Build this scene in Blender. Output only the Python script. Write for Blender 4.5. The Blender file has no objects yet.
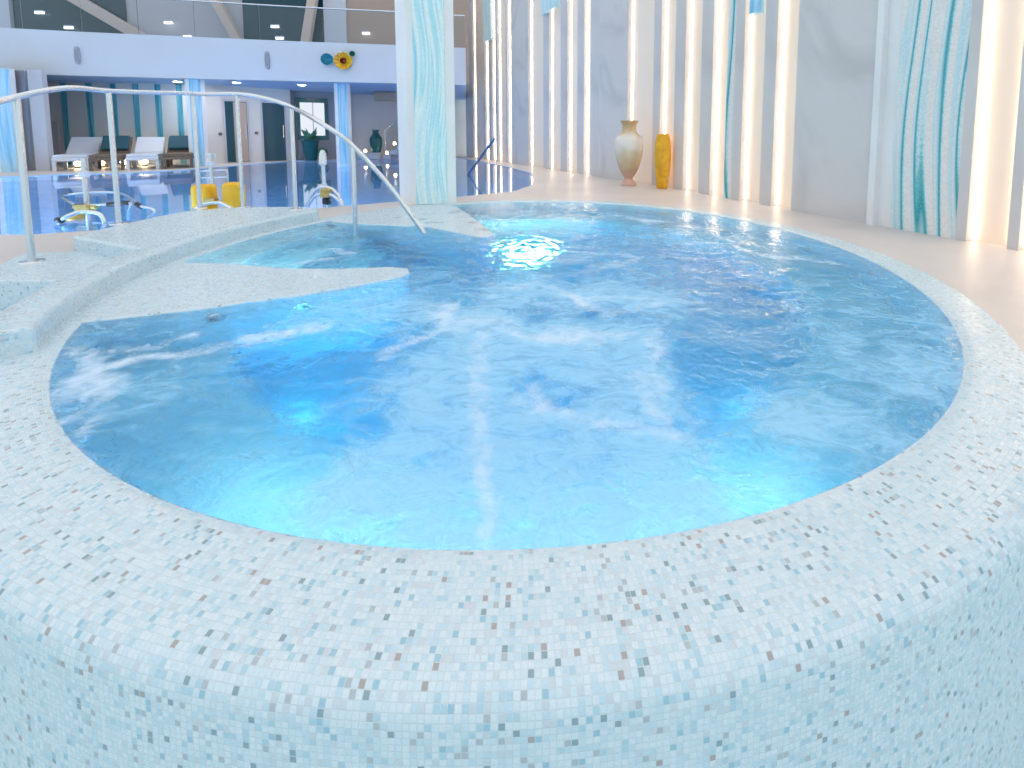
import bpy, bmesh, math, random
from mathutils import Vector, Matrix, noise
from mathutils.geometry import delaunay_2d_cdt
random.seed(7)
PI = math.pi
C = bpy.context.scene.collection

# ------------------------------------------------------------------ survey of the place (camera solved from the photo)
PX, PY, F, H = 552.0, 169.0, 431.0, 0.8
PIT = math.atan(33 / 431.0)
def ray(u, v):
    a = (u - PX) / F; b = (PY - v) / F
    return Vector((a, math.cos(PIT) + b * math.sin(PIT), -math.sin(PIT) + b * math.cos(PIT)))
def bp(u, v, z=0.0):            # photo point lying on the level z
    d = ray(u, v); t = (z - H) / d.z
    return (d.x * t, d.y * t)
def bpY(u, v, Y):               # photo point at depth Y
    d = ray(u, v); t = Y / d.y
    return (d.x * t, Y, H + d.z * t)
TC = (-0.153, 3.011)            # tub centre
RW = 2.234                      # water radius
def pol(r, deg, c=TC):
    return (c[0] + r * math.cos(math.radians(deg)), c[1] + r * math.sin(math.radians(deg)))
def rad(x, y): return math.hypot(x - TC[0], y - TC[1])

# ------------------------------------------------------------------ materials
def newmat(name):
    m = bpy.data.materials.new(name); m.use_nodes = True
    nt = m.node_tree; nt.nodes.clear()
    out = nt.nodes.new('ShaderNodeOutputMaterial')
    return m, nt, out
def N(nt, t, **kw):
    n = nt.nodes.new(t)
    for k, v in kw.items():
        if k.startswith('i_'):
            n.inputs[k[2:].replace('_', ' ')].default_value = v
        else: setattr(n, k, v)
    return n
def principled(name, col, rough=0.5, metal=0.0, spec=0.5, emis=None, estr=0.0, trans=0.0):
    m, nt, out = newmat(name)
    p = N(nt, 'ShaderNodeBsdfPrincipled')
    p.inputs['Base Color'].default_value = (*col, 1); p.inputs['Roughness'].default_value = rough
    p.inputs['Metallic'].default_value = metal; p.inputs['Specular IOR Level'].default_value = spec
    if emis: p.inputs['Emission Color'].default_value = (*emis, 1); p.inputs['Emission Strength'].default_value = estr
    nt.links.new(p.outputs[0], out.inputs[0])
    return m
def noisy(name, c1, c2, scale=4.0, rough=0.5, metal=0.0, detail=5.0, dist=0.0, lo=0.35, hi=0.65, bump=0.0, stretch=(1, 1, 1), coord='Object'):
    m, nt, out = newmat(name)
    p = N(nt, 'ShaderNodeBsdfPrincipled'); p.inputs['Roughness'].default_value = rough; p.inputs['Metallic'].default_value = metal
    tc = N(nt, 'ShaderNodeTexCoord'); mp = N(nt, 'ShaderNodeMapping'); mp.inputs['Scale'].default_value = stretch
    nz = N(nt, 'ShaderNodeTexNoise'); nz.inputs['Scale'].default_value = scale; nz.inputs['Detail'].default_value = detail; nz.inputs['Distortion'].default_value = dist
    cr = N(nt, 'ShaderNodeValToRGB'); e = cr.color_ramp.elements
    e[0].position = lo; e[0].color = (*c1, 1); e[1].position = hi; e[1].color = (*c2, 1)
    L = nt.links.new
    L(tc.outputs[coord], mp.inputs[0]); L(mp.outputs[0], nz.inputs['Vector']); L(nz.outputs['Fac'], cr.inputs[0]); L(cr.outputs[0], p.inputs['Base Color'])
    if bump:
        b = N(nt, 'ShaderNodeBump'); b.inputs['Strength'].default_value = bump; b.inputs['Distance'].default_value = 0.01
        L(nz.outputs['Fac'], b.inputs['Height']); L(b.outputs[0], p.inputs['Normal'])
    L(p.outputs[0], out.inputs[0])
    return m
def emitter(name, col, s):
    m, nt, out = newmat(name)
    e = N(nt, 'ShaderNodeEmission'); e.inputs[0].default_value = (*col, 1); e.inputs[1].default_value = s
    nt.links.new(e.outputs[0], out.inputs[0]); return m

def mosaic(name, stops, pitch=0.0105, grout=(0.58, 0.69, 0.74), tilt=0.16, rough=0.22):
    """small glass tiles on the UV map (metres): one random colour, gloss and tilt per tile, grout lines between"""
    m, nt, out = newmat(name); L = nt.links.new
    p = N(nt, 'ShaderNodeBsdfPrincipled'); p.inputs['Specular IOR Level'].default_value = 0.6
    uv = N(nt, 'ShaderNodeUVMap'); uv.uv_map = 'UVMap'
    sc = N(nt, 'ShaderNodeVectorMath', operation='SCALE'); sc.inputs['Scale'].default_value = 1.0 / pitch
    fl = N(nt, 'ShaderNodeVectorMath', operation='FLOOR'); fr = N(nt, 'ShaderNodeVectorMath', operation='FRACTION')
    L(uv.outputs[0], sc.inputs[0])
    # every second row is shifted a little
    L(sc.outputs[0], fl.inputs[0]); L(sc.outputs[0], fr.inputs[0])
    wn = N(nt, 'ShaderNodeTexWhiteNoise', noise_dimensions='3D'); L(fl.outputs[0], wn.inputs['Vector'])
    cr = N(nt, 'ShaderNodeValToRGB'); cr.color_ramp.interpolation = 'CONSTANT'
    e = cr.color_ramp.elements
    e[0].position = stops[0][0]; e[0].color = (*stops[0][1], 1); e[1].position = stops[1][0]; e[1].color = (*stops[1][1], 1)
    for pos, c in stops[2:]:
        q = e.new(pos); q.color = (*c, 1)
    L(wn.outputs['Value'], cr.inputs[0])
    # streaks inside the glass
    ns = N(nt, 'ShaderNodeTexNoise'); ns.inputs['Scale'].default_value = 260.0; ns.inputs['Detail'].default_value = 2.0
    L(uv.outputs[0], ns.inputs['Vector'])
    mr = N(nt, 'ShaderNodeMapRange'); mr.inputs['To Min'].default_value = 0.86; mr.inputs['To Max'].default_value = 1.08
    L(ns.outputs['Fac'], mr.inputs[0])
    mul = N(nt, 'ShaderNodeMix', data_type='RGBA', blend_type='MULTIPLY'); mul.inputs['Factor'].default_value = 1.0
    L(cr.outputs[0], mul.inputs['A']); L(mr.outputs[0], mul.inputs['B'])
    # grout
    sx = N(nt, 'ShaderNodeSeparateXYZ'); L(fr.outputs[0], sx.inputs[0])
    def edge(o):
        a = N(nt, 'ShaderNodeMath', operation='SUBTRACT'); a.inputs[1].default_value = 0.5; L(o, a.inputs[0])
        b = N(nt, 'ShaderNodeMath', operation='ABSOLUTE'); L(a.outputs[0], b.inputs[0]); return b.outputs[0]
    mx = N(nt, 'ShaderNodeMath', operation='MAXIMUM'); L(edge(sx.outputs['X']), mx.inputs[0]); L(edge(sx.outputs['Y']), mx.inputs[1])
    g = N(nt, 'ShaderNodeMapRange'); g.inputs['From Min'].default_value = 0.41; g.inputs['From Max'].default_value = 0.47
    L(mx.outputs[0], g.inputs[0])
    mix = N(nt, 'ShaderNodeMix', data_type='RGBA'); L(g.outputs[0], mix.inputs['Factor']); L(mul.outputs['Result'], mix.inputs['A']); mix.inputs['B'].default_value = (*grout, 1)
    L(mix.outputs['Result'], p.inputs['Base Color'])
    # roughness and tilt
    rr = N(nt, 'ShaderNodeMapRange'); rr.inputs['To Min'].default_value = rough * 0.5; rr.inputs['To Max'].default_value = rough * 1.8
    L(wn.outputs['Value'], rr.inputs[0])
    rg = N(nt, 'ShaderNodeMix', data_type='FLOAT'); L(g.outputs[0], rg.inputs['Factor']); L(rr.outputs[0], rg.inputs['A']); rg.inputs['B'].default_value = 0.8
    L(rg.outputs['Result'], p.inputs['Roughness'])
    s5 = N(nt, 'ShaderNodeVectorMath', operation='SUBTRACT'); s5.inputs[1].default_value = (0.5, 0.5, 0.5); L(wn.outputs['Color'], s5.inputs[0])
    s6 = N(nt, 'ShaderNodeVectorMath', operation='SCALE'); s6.inputs['Scale'].default_value = tilt; L(s5.outputs[0], s6.inputs[0])
    ge = N(nt, 'ShaderNodeNewGeometry')
    ad = N(nt, 'ShaderNodeVectorMath', operation='ADD'); L(ge.outputs['Normal'], ad.inputs[0]); L(s6.outputs[0], ad.inputs[1])
    nm = N(nt, 'ShaderNodeVectorMath', operation='NORMALIZE'); L(ad.outputs[0], nm.inputs[0])
    inv = N(nt, 'ShaderNodeMath', operation='SUBTRACT'); inv.inputs[0].default_value = 1.0; L(g.outputs[0], inv.inputs[1])
    bu = N(nt, 'ShaderNodeBump'); bu.inputs['Strength'].default_value = 0.35; bu.inputs['Distance'].default_value = 0.001
    L(inv.outputs[0], bu.inputs['Height']); L(nm.outputs[0], bu.inputs['Normal']); L(bu.outputs[0], p.inputs['Normal'])
    L(p.outputs[0], out.inputs[0])
    return m

def wavy_mosaic(name, cols, period, wamp=0.05, wfreq=1.3, pitch=0.012, saw=False):
    """vertical ribbons of mosaic that sway with height; UV in metres (u across, v up)"""
    m, nt, out = newmat(name); L = nt.links.new
    p = N(nt, 'ShaderNodeBsdfPrincipled'); p.inputs['Roughness'].default_value = 0.25
    uv = N(nt, 'ShaderNodeUVMap'); uv.uv_map = 'UVMap'
    sc = N(nt, 'ShaderNodeVectorMath', operation='SCALE'); sc.inputs['Scale'].default_value = 1.0 / pitch; L(uv.outputs[0], sc.inputs[0])
    fl = N(nt, 'ShaderNodeVectorMath', operation='FLOOR'); L(sc.outputs[0], fl.inputs[0])
    wn = N(nt, 'ShaderNodeTexWhiteNoise', noise_dimensions='3D'); L(fl.outputs[0], wn.inputs['Vector'])
    sx = N(nt, 'ShaderNodeSeparateXYZ'); L(uv.outputs[0], sx.inputs[0])
    # sway
    w1 = N(nt, 'ShaderNodeMath', operation='MULTIPLY'); w1.inputs[1].default_value = wfreq; L(sx.outputs['Y'], w1.inputs[0])
    w2 = N(nt, 'ShaderNodeMath', operation='SINE'); L(w1.outputs[0], w2.inputs[0])
    w3 = N(nt, 'ShaderNodeMath', operation='MULTIPLY_ADD'); w3.inputs[1].default_value = wamp; L(w2.outputs[0], w3.inputs[0]); L(sx.outputs['X'], w3.inputs[2])
    mp = N(nt, 'ShaderNodeCombineXYZ'); L(w3.outputs[0], mp.inputs['X'])
    ys = N(nt, 'ShaderNodeMath', operation='MULTIPLY'); ys.inputs[1].default_value = 0.035; L(sx.outputs['Y'], ys.inputs[0]); L(ys.outputs[0], mp.inputs['Y'])
    nz = N(nt, 'ShaderNodeTexNoise'); nz.inputs['Scale'].default_value = 1.0 / period; nz.inputs['Detail'].default_value = 1.0
    L(mp.outputs[0], nz.inputs['Vector'])
    ad = N(nt, 'ShaderNodeMath', operation='MULTIPLY_ADD'); ad.inputs[1].default_value = 0.012; L(wn.outputs['Value'], ad.inputs[0]); L(nz.outputs['Fac'], ad.inputs[2])
    src = ad.outputs[0]
    if saw:
        k1 = N(nt, 'ShaderNodeMath', operation='MULTIPLY_ADD'); k1.inputs[1].default_value = saw; L(ad.outputs[0], k1.inputs[0])
        k2 = N(nt, 'ShaderNodeMath', operation='DIVIDE'); k2.inputs[1].default_value = period; L(w3.outputs[0], k2.inputs[0]); L(k2.outputs[0], k1.inputs[2])
        k3 = N(nt, 'ShaderNodeMath', operation='FRACT'); L(k1.outputs[0], k3.inputs[0]); src = k3.outputs[0]
    cr = N(nt, 'ShaderNodeValToRGB'); e = cr.color_ramp.elements
    e[0].position = cols[0][0]; e[0].color = (*cols[0][1], 1); e[1].position = cols[1][0]; e[1].color = (*cols[1][1], 1)
    for pos, c in cols[2:]:
        q = e.new(pos); q.color = (*c, 1)
    L(src, cr.inputs[0])
    mr = N(nt, 'ShaderNodeMapRange'); mr.inputs['To Min'].default_value = 0.93; mr.inputs['To Max'].default_value = 1.05; L(wn.outputs['Value'], mr.inputs[0])
    mul = N(nt, 'ShaderNodeMix', data_type='RGBA', blend_type='MULTIPLY'); mul.inputs['Factor'].default_value = 1.0
    L(cr.outputs[0], mul.inputs['A']); L(mr.outputs[0], mul.inputs['B']); L(mul.outputs['Result'], p.inputs['Base Color'])
    L(p.outputs[0], out.inputs[0]); return m

STOPS = [(0.0, (0.66, 0.79, 0.87)), (0.34, (0.60, 0.76, 0.85)), (0.60, (0.53, 0.72, 0.83)), (0.76, (0.58, 0.68, 0.76)), (0.85, (0.44, 0.66, 0.78)),
         (0.915, (0.33, 0.57, 0.70)), (0.945, (0.44, 0.52, 0.58)), (0.968, (0.26, 0.39, 0.46)), (0.988, (0.40, 0.39, 0.40))]
M = {}
M['mosaic'] = mosaic('white_blue_mosaic', STOPS)
M['mosaic_in'] = mosaic('basin_mosaic', [(0.0, (0.66, 0.82, 0.83)), (0.4, (0.58, 0.79, 0.82)), (0.7, (0.46, 0.72, 0.82)), (0.88, (0.34, 0.62, 0.76))], pitch=0.0105, grout=(0.52, 0.74, 0.80))
M['pool_tile'] = mosaic('pool_mosaic', [(0.0, (0.30, 0.58, 0.90)), (0.5, (0.26, 0.53, 0.88)), (0.8, (0.36, 0.62, 0.92))], pitch=0.05, grout=(0.34, 0.58, 0.88), tilt=0.03)
M['deck'] = noisy('pale_stone', (0.56, 0.535, 0.525), (0.64, 0.615, 0.605), scale=1.6, rough=0.42, detail=8, lo=0.3, hi=0.7)
M['marble'] = noisy('grey_white_marble', (0.54, 0.53, 0.54), (0.66, 0.64, 0.64), scale=0.9, rough=0.3, detail=14, dist=1.4, lo=0.30, hi=0.50)
M['rib'] = noisy('rib_marble', (0.58, 0.56, 0.57), (0.66, 0.64, 0.64), scale=0.8, rough=0.4, detail=8, dist=1.0, lo=0.3, hi=0.6)
M['recess'] = principled('cream_recess', (0.88, 0.77, 0.67), 0.6)
M['pillar'] = noisy('white_pillar_stone', (0.76, 0.78, 0.80), (0.84, 0.85, 0.87), scale=1.2, rough=0.35, detail=8, dist=1.0)
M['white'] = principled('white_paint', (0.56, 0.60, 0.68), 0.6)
M['soffit'] = principled('soffit_pool_light', (0.34, 0.52, 0.80), 0.6)  # blue light bounced off the pool put into the soffit colour
M['greywall'] = noisy('grey_plaster', (0.60, 0.58, 0.57), (0.66, 0.64, 0.63), scale=0.6, rough=0.6)
M['stripewall'] = principled('pale_grey_plaster', (0.66, 0.67, 0.67), 0.6)
M['darkwall'] = principled('dark_grey_panel', (0.26, 0.28, 0.33), 0.6)
M['brownwall'] = principled('brown_panel', (0.40, 0.31, 0.26), 0.5)
M['lilacwall'] = principled('lilac_grey_panel', (0.48, 0.48, 0.53), 0.6)
M['tealglass'] = principled('dark_teal_glass', (0.012, 0.06, 0.085), 0.08, spec=0.35)
M['beige'] = principled('beige_beam', (0.60, 0.50, 0.45), 0.6)
M['steel'] = principled('stainless_steel', (0.70, 0.73, 0.77), 0.2, metal=1.0)
M['steel_reflecting'] = principled('steel_dark_reflection', (0.20, 0.27, 0.38), 0.25, metal=1.0)  # dark blue reflection put into the steel colour
M['black'] = principled('black_rubber', (0.02, 0.02, 0.03), 0.6)
M['brass'] = noisy('brass', (0.45, 0.33, 0.10), (0.62, 0.48, 0.20), scale=30, rough=0.35, metal=0.8)
M['yellow'] = noisy('yellow_foam', (0.80, 0.42, 0.005), (0.86, 0.50, 0.01), scale=9, rough=0.55)
M['grey'] = principled('grey_plastic', (0.34, 0.37, 0.45), 0.5)
M['teal'] = principled('teal_glaze', (0.01, 0.10, 0.11), 0.2)
M['tealribbon'] = wavy_mosaic('teal_ribbon_mosaic', [(0.3, (0.03, 0.25, 0.35)), (0.7, (0.18, 0.48, 0.58))], 0.05)
M['bluecol'] = wavy_mosaic('blue_column_mosaic', [(0.3, (0.12, 0.42, 0.70)), (0.5, (0.45, 0.72, 0.90)), (0.7, (0.10, 0.45, 0.75))], 0.10)
M['cyanwave'] = wavy_mosaic('cyan_wave_mosaic', [(0.30, (0.30, 0.66, 0.80)), (0.42, (0.62, 0.84, 0.90)), (0.50, (0.78, 0.90, 0.90)), (0.58, (0.42, 0.76, 0.86)), (0.70, (0.70, 0.88, 0.92))], 0.075, wamp=0.045, wfreq=3.0)
M['bigwave'] = wavy_mosaic('white_teal_wave_mosaic', [(0.0, (0.03, 0.30, 0.36)), (0.09, (0.16, 0.50, 0.56)), (0.13, (0.55, 0.74, 0.78)), (0.22, (0.76, 0.76, 0.75)), (0.62, (0.80, 0.77, 0.75)), (0.70, (0.52, 0.72, 0.78)), (0.82, (0.74, 0.77, 0.78)), (0.93, (0.40, 0.66, 0.72)), (1.0, (0.06, 0.36, 0.42))], 0.135, wamp=0.035, wfreq=1.9, saw=1.9)
M['led'] = emitter('warm_led', (1.0, 0.77, 0.56), 13.0)
M['lamp'] = emitter('ceiling_lamp', (1.0, 0.97, 0.95), 150.0)
M['lamp_reflection'] = emitter('lamp_reflection_glow', (1.0, 0.97, 0.92), 3.0)
M['candle'] = emitter('candle_glow', (1.0, 0.76, 0.46), 16.0)
M['pane'] = emitter('bright_window', (0.86, 0.92, 1.0), 0.95)
M['uwfill'] = emitter('underwater_fill_light', (0.90, 0.95, 0.84), 75.0)
M['uwfill_blue'] = emitter('underwater_blue_fill', (0.16, 0.74, 1.0), 110.0)
M['uwwhite'] = emitter('underwater_white_light', (1.0, 1.0, 0.60), 55.0)
M['poolfill'] = emitter('pool_fill_light', (0.50, 0.78, 1.0), 800.0)
M['rattan'] = noisy('brown_rattan', (0.10, 0.07, 0.05), (0.20, 0.15, 0.11), scale=40, rough=0.7)
M['whiteplastic'] = principled('white_lounger', (0.62, 0.66, 0.74), 0.5)
M['tealfabric'] = principled('teal_fabric', (0.012, 0.07, 0.10), 0.8)
M['leaf'] = noisy('dark_leaf', (0.02, 0.10, 0.06), (0.06, 0.20, 0.12), scale=12, rough=0.5)
M['flower_teal'] = noisy('teal_glass_flower', (0.0, 0.14, 0.24), (0.02, 0.26, 0.36), scale=20, rough=0.15)
M['flower_yellow'] = noisy('amber_glass_flower', (0.60, 0.30, 0.01), (0.85, 0.52, 0.03), scale=20, rough=0.15)
M['flower_red'] = principled('dark_red_glass', (0.14, 0.01, 0.01), 0.15)
M['flower_green'] = principled('dark_green_glass', (0.02, 0.16, 0.13), 0.15)
M['amber'] = noisy('amber_vase_glass', (0.62, 0.30, 0.005), (0.78, 0.42, 0.01), scale=14, rough=0.3, detail=4)
# glass of balustrade and doors
def thin_glass(name, tint):
    m, nt, out = newmat(name); L = nt.links.new
    t = N(nt, 'ShaderNodeBsdfTransparent'); t.inputs[0].default_value = (*tint, 1)
    g = N(nt, 'ShaderNodeBsdfGlossy'); g.inputs['Roughness'].default_value = 0.02
    f = N(nt, 'ShaderNodeFresnel'); f.inputs[0].default_value = 1.45
    x = N(nt, 'ShaderNodeMixShader'); L(f.outputs[0], x.inputs[0]); L(t.outputs[0], x.inputs[1]); L(g.outputs[0], x.inputs[2]); L(x.outputs[0], out.inputs[0])
    return m
M['glass'] = thin_glass('clear_glass', (0.90, 0.93, 0.96))
# vase: pale body, rosy foot, golden streaks
def vase_mat():
    m, nt, out = newmat('vase_glaze'); L = nt.links.new
    p = N(nt, 'ShaderNodeBsdfPrincipled'); p.inputs['Roughness'].default_value = 0.25
    tc = N(nt, 'ShaderNodeTexCoord'); sx = N(nt, 'ShaderNodeSeparateXYZ'); L(tc.outputs['Object'], sx.inputs[0])
    nz = N(nt, 'ShaderNodeTexNoise'); nz.inputs['Scale'].default_value = 7.0; nz.inputs['Detail'].default_value = 6.0; L(tc.outputs['Object'], nz.inputs['Vector'])
    a = N(nt, 'ShaderNodeMath', operation='MULTIPLY_ADD'); a.inputs[1].default_value = 0.30; L(nz.outputs['Fac'], a.inputs[0])
    b = N(nt, 'ShaderNodeMath', operation='SUBTRACT'); b.inputs[1].default_value = 0.15; L(sx.outputs['Z'], b.inputs[0]); L(b.outputs[0], a.inputs[2])
    cr = N(nt, 'ShaderNodeValToRGB'); e = cr.color_ramp.elements
    cols = [(0.0, (0.62, 0.42, 0.36)), (0.13, (0.60, 0.36, 0.30)), (0.24, (0.50, 0.36, 0.24)), (0.38, (0.56, 0.46, 0.30)), (0.52, (0.62, 0.56, 0.42)), (0.64, (0.72, 0.72, 0.70)), (0.78, (0.74, 0.72, 0.68)), (0.90, (0.56, 0.42, 0.24)), (1.0, (0.50, 0.34, 0.18))]
    e[0].position, e[0].color = cols[0][0], (*cols[0][1], 1); e[1].position, e[1].color = cols[1][0], (*cols[1][1], 1)
    for pos, c in cols[2:]:
        q = e.new(pos); q.color = (*c, 1)
    L(a.outputs[0], cr.inputs[0]); L(cr.outputs[0], p.inputs['Base Color']); L(p.outputs[0], out.inputs[0]); return m
M['vase'] = vase_mat()

def water_mat(name, absorb, density, foam=False, bump_scale=9.0, bump=0.3, milk=(0.30, 0.66, 0.95), fcol=(0.80, 0.90, 1.0)):
    m, nt, out = newmat(name); L = nt.links.new
    p = N(nt, 'ShaderNodeBsdfPrincipled')
    p.inputs['Base Color'].default_value = (1, 1, 1, 1); p.inputs['Roughness'].default_value = 0.03
    p.inputs['IOR'].default_value = 1.33; p.inputs['Transmission Weight'].default_value = 1.0
    ge = N(nt, 'ShaderNodeNewGeometry')
    nz = N(nt, 'ShaderNodeTexNoise'); nz.inputs['Scale'].default_value = bump_scale; nz.inputs['Detail'].default_value = 4.0; nz.inputs['Distortion'].default_value = 0.8
    L(ge.outputs['Position'], nz.inputs['Vector'])
    bu = N(nt, 'ShaderNodeBump'); bu.inputs['Strength'].default_value = bump; bu.inputs['Distance'].default_value = 0.02
    L(nz.outputs['Fac'], bu.inputs['Height']); L(bu.outputs[0], p.inputs['Normal'])
    last = p.outputs[0]
    if foam:
        at = N(nt, 'ShaderNodeAttribute'); at.attribute_name = 'foam'
        am = N(nt, 'ShaderNodeAttribute'); am.attribute_name = 'milk'
        # bubbles whitening the water just below the surface
        d2 = N(nt, 'ShaderNodeBsdfDiffuse'); d2.inputs[0].default_value = (*milk, 1); L(bu.outputs[0], d2.inputs['Normal'])
        # light and dark of the ripples painted into the bubble cloud by noise
        mp = N(nt, 'ShaderNodeMapping'); mp.inputs['Scale'].default_value = (7.0, 13.0, 1.0); L(ge.outputs['Position'], mp.inputs[0])
        n3 = N(nt, 'ShaderNodeTexNoise'); n3.inputs['Scale'].default_value = 1.0; n3.inputs['Detail'].default_value = 8.0; n3.inputs['Roughness'].default_value = 0.68; n3.inputs['Distortion'].default_value = 1.4
        L(mp.outputs[0], n3.inputs['Vector'])
        q1 = N(nt, 'ShaderNodeMath', operation='MULTIPLY_ADD'); q1.inputs[1].default_value = 1.7; q1.inputs[2].default_value = -0.85; L(n3.outputs['Fac'], q1.inputs[0])
        q2 = N(nt, 'ShaderNodeMath', operation='ADD'); L(q1.outputs[0], q2.inputs[0]); L(am.outputs['Fac'], q2.inputs[1])
        q3 = N(nt, 'ShaderNodeMapRange', interpolation_type='SMOOTHSTEP'); q3.inputs['From Min'].default_value = -0.12; q3.inputs['From Max'].default_value = 0.85; q3.inputs['To Max'].default_value = 0.85; L(q2.outputs[0], q3.inputs[0])
        x2 = N(nt, 'ShaderNodeMixShader'); L(q3.outputs[0], x2.inputs[0]); L(last, x2.inputs[1]); L(d2.outputs[0], x2.inputs[2])
        # foam, broken up finely
        n2 = N(nt, 'ShaderNodeTexNoise'); n2.inputs['Scale'].default_value = 17.0; n2.inputs['Detail'].default_value = 7.0; n2.inputs['Roughness'].default_value = 0.65; n2.inputs['Distortion'].default_value = 0.6
        L(ge.outputs['Position'], n2.inputs['Vector'])
        s = N(nt, 'ShaderNodeMath', operation='MULTIPLY_ADD'); s.inputs[1].default_value = 1.0; L(at.outputs['Fac'], s.inputs[0]); L(n2.outputs['Fac'], s.inputs[2])
        r = N(nt, 'ShaderNodeMapRange', interpolation_type='SMOOTHSTEP'); r.inputs['From Min'].default_value = 0.72; r.inputs['From Max'].default_value = 1.35; r.inputs['To Max'].default_value = 0.88
        L(s.outputs[0], r.inputs[0])
        df = N(nt, 'ShaderNodeBsdfDiffuse'); df.inputs[0].default_value = (*fcol, 1); L(bu.outputs[0], df.inputs['Normal'])
        x1 = N(nt, 'ShaderNodeMixShader'); L(r.outputs[0], x1.inputs[0]); L(x2.outputs[0], x1.inputs[1]); L(df.outputs[0], x1.inputs[2])
        last = x1.outputs[0]
    L(last, out.inputs[0])
    va = N(nt, 'ShaderNodeVolumeAbsorption'); va.inputs[0].default_value = (*absorb, 1); va.inputs[1].default_value = density
    L(va.outputs[0], out.inputs['Volume'])
    return m
M['tubwater'] = water_mat('tub_water', (0.0, 0.78, 0.985), 1.0, foam=True, bump_scale=16.0, bump=0.5, milk=(0.36, 0.68, 0.93), fcol=(0.66, 0.82, 0.98))
M['poolwater'] = water_mat('pool_water', (0.45, 0.74, 0.99), 0.25, bump_scale=1.6, bump=0.025)

# ------------------------------------------------------------------ mesh helpers
def uvbox(bm):
    uv = bm.loops.layers.uv.get('UVMap') or bm.loops.layers.uv.new('UVMap')
    for f in bm.faces:
        n = f.normal; ax = max(range(3), key=lambda i: abs(n[i]))
        for l in f.loops:
            c = l.vert.co
            l[uv].uv = (c.x, c.y) if ax == 2 else ((c.y, c.z) if ax == 0 else (c.x, c.z))
def uvwall(bm):                 # u along the face, v = height
    uv = bm.loops.layers.uv.get('UVMap') or bm.loops.layers.uv.new('UVMap')
    for f in bm.faces:
        n = f.normal; t = Vector((-n.y, n.x, 0))
        t = t.normalized() if t.length > 1e-4 else Vector((1, 0, 0))
        for l in f.loops: l[uv].uv = (l.vert.co.dot(t), l.vert.co.z)
def add_box(bm, x0, x1, y0, y1, z0, z1, mat=None):
    vs = [bm.verts.new((x, y, z)) for z in (z0, z1) for (x, y) in ((x0, y0), (x1, y0), (x1, y1), (x0, y1))]
    if mat: [setattr(v, 'co', mat @ v.co) for v in vs]
    fs = [(3, 2, 1, 0), (4, 5, 6, 7), (0, 1, 5, 4), (1, 2, 6, 5), (2, 3, 7, 6), (3, 0, 4, 7)]
    return [bm.faces.new([vs[i] for i in f]) for f in fs]
def area2(p): return sum(p[i][0] * p[(i + 1) % len(p)][1] - p[(i + 1) % len(p)][0] * p[i][1] for i in range(len(p)))
def add_prism(bm, poly, z0, z1):
    if area2(poly) < 0: poly = poly[::-1]
    lo = [bm.verts.new((x, y, z0)) for x, y in poly]; hi = [bm.verts.new((x, y, z1)) for x, y in poly]
    n = len(poly)
    bm.faces.new(hi); bm.faces.new(lo[::-1])
    for i in range(n): bm.faces.new((lo[i], lo[(i + 1) % n], hi[(i + 1) % n], hi[i]))
def add_tube(bm, pts, r, seg=12, cap=True, radii=None):
    pts = [Vector(p) for p in pts]; rings = []
    up = Vector((0, 0, 1))
    for i, p in enumerate(pts):
        t = (pts[min(i + 1, len(pts) - 1)] - pts[max(i - 1, 0)]).normalized()
        if i == 0:
            a = t.cross(up)
            if a.length < 1e-3: a = t.cross(Vector((1, 0, 0)))
            a.normalize()
        else:
            a = (a - t * a.dot(t)).normalized()
        b = t.cross(a); rr = radii[i] if radii else r
        rings.append([bm.verts.new(p + (a * math.cos(k * 2 * PI / seg) + b * math.sin(k * 2 * PI / seg)) * rr) for k in range(seg)])
    for i in range(len(rings) - 1):
        for k in range(seg):
            bm.faces.new((rings[i][k], rings[i][(k + 1) % seg], rings[i + 1][(k + 1) % seg], rings[i + 1][k]))
    if cap: bm.faces.new(rings[0][::-1]); bm.faces.new(rings[-1])
def add_lathe(bm, prof, seg=48, c=(0, 0, 0), a0=0.0, a1=360.0, uvs=False, caps=False):
    full = abs(a1 - a0 - 360) < 1e-6
    na = seg if full else seg + 1
    uv = bm.loops.layers.uv.get('UVMap') or bm.loops.layers.uv.new('UVMap')
    arc = [0.0]
    for i in range(1, len(prof)): arc.append(arc[-1] + math.hypot(prof[i][0] - prof[i - 1][0], prof[i][1] - prof[i - 1][1]))
    cols = []
    for k in range(na):
        a = math.radians(a0 + (a1 - a0) * k / seg)
        cols.append([bm.verts.new((c[0] + r * math.cos(a), c[1] + r * math.sin(a), c[2] + z)) for r, z in prof])
    RR = max(p[0] for p in prof)
    out = []
    for k in range(seg):
        A, B = cols[k], cols[(k + 1) % na]
        u0 = math.radians(a0 + (a1 - a0) * k / seg) * RR; u1 = math.radians(a0 + (a1 - a0) * (k + 1) / seg) * RR
        for i in range(len(prof) - 1):
            f = bm.faces.new((A[i], B[i], B[i + 1], A[i + 1]))
            for l, q in zip(f.loops, ((u0, arc[i]), (u1, arc[i]), (u1, arc[i + 1]), (u0, arc[i + 1]))): l[uv].uv = q
            out.append(f)
    if caps and not full:
        for cl in (cols[0], cols[-1][::-1]):
            f = bm.faces.new(cl)
            for l in f.loops: l[uv].uv = (math.hypot(l.vert.co.x - c[0], l.vert.co.y - c[1]), l.vert.co.z)
    return out
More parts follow.
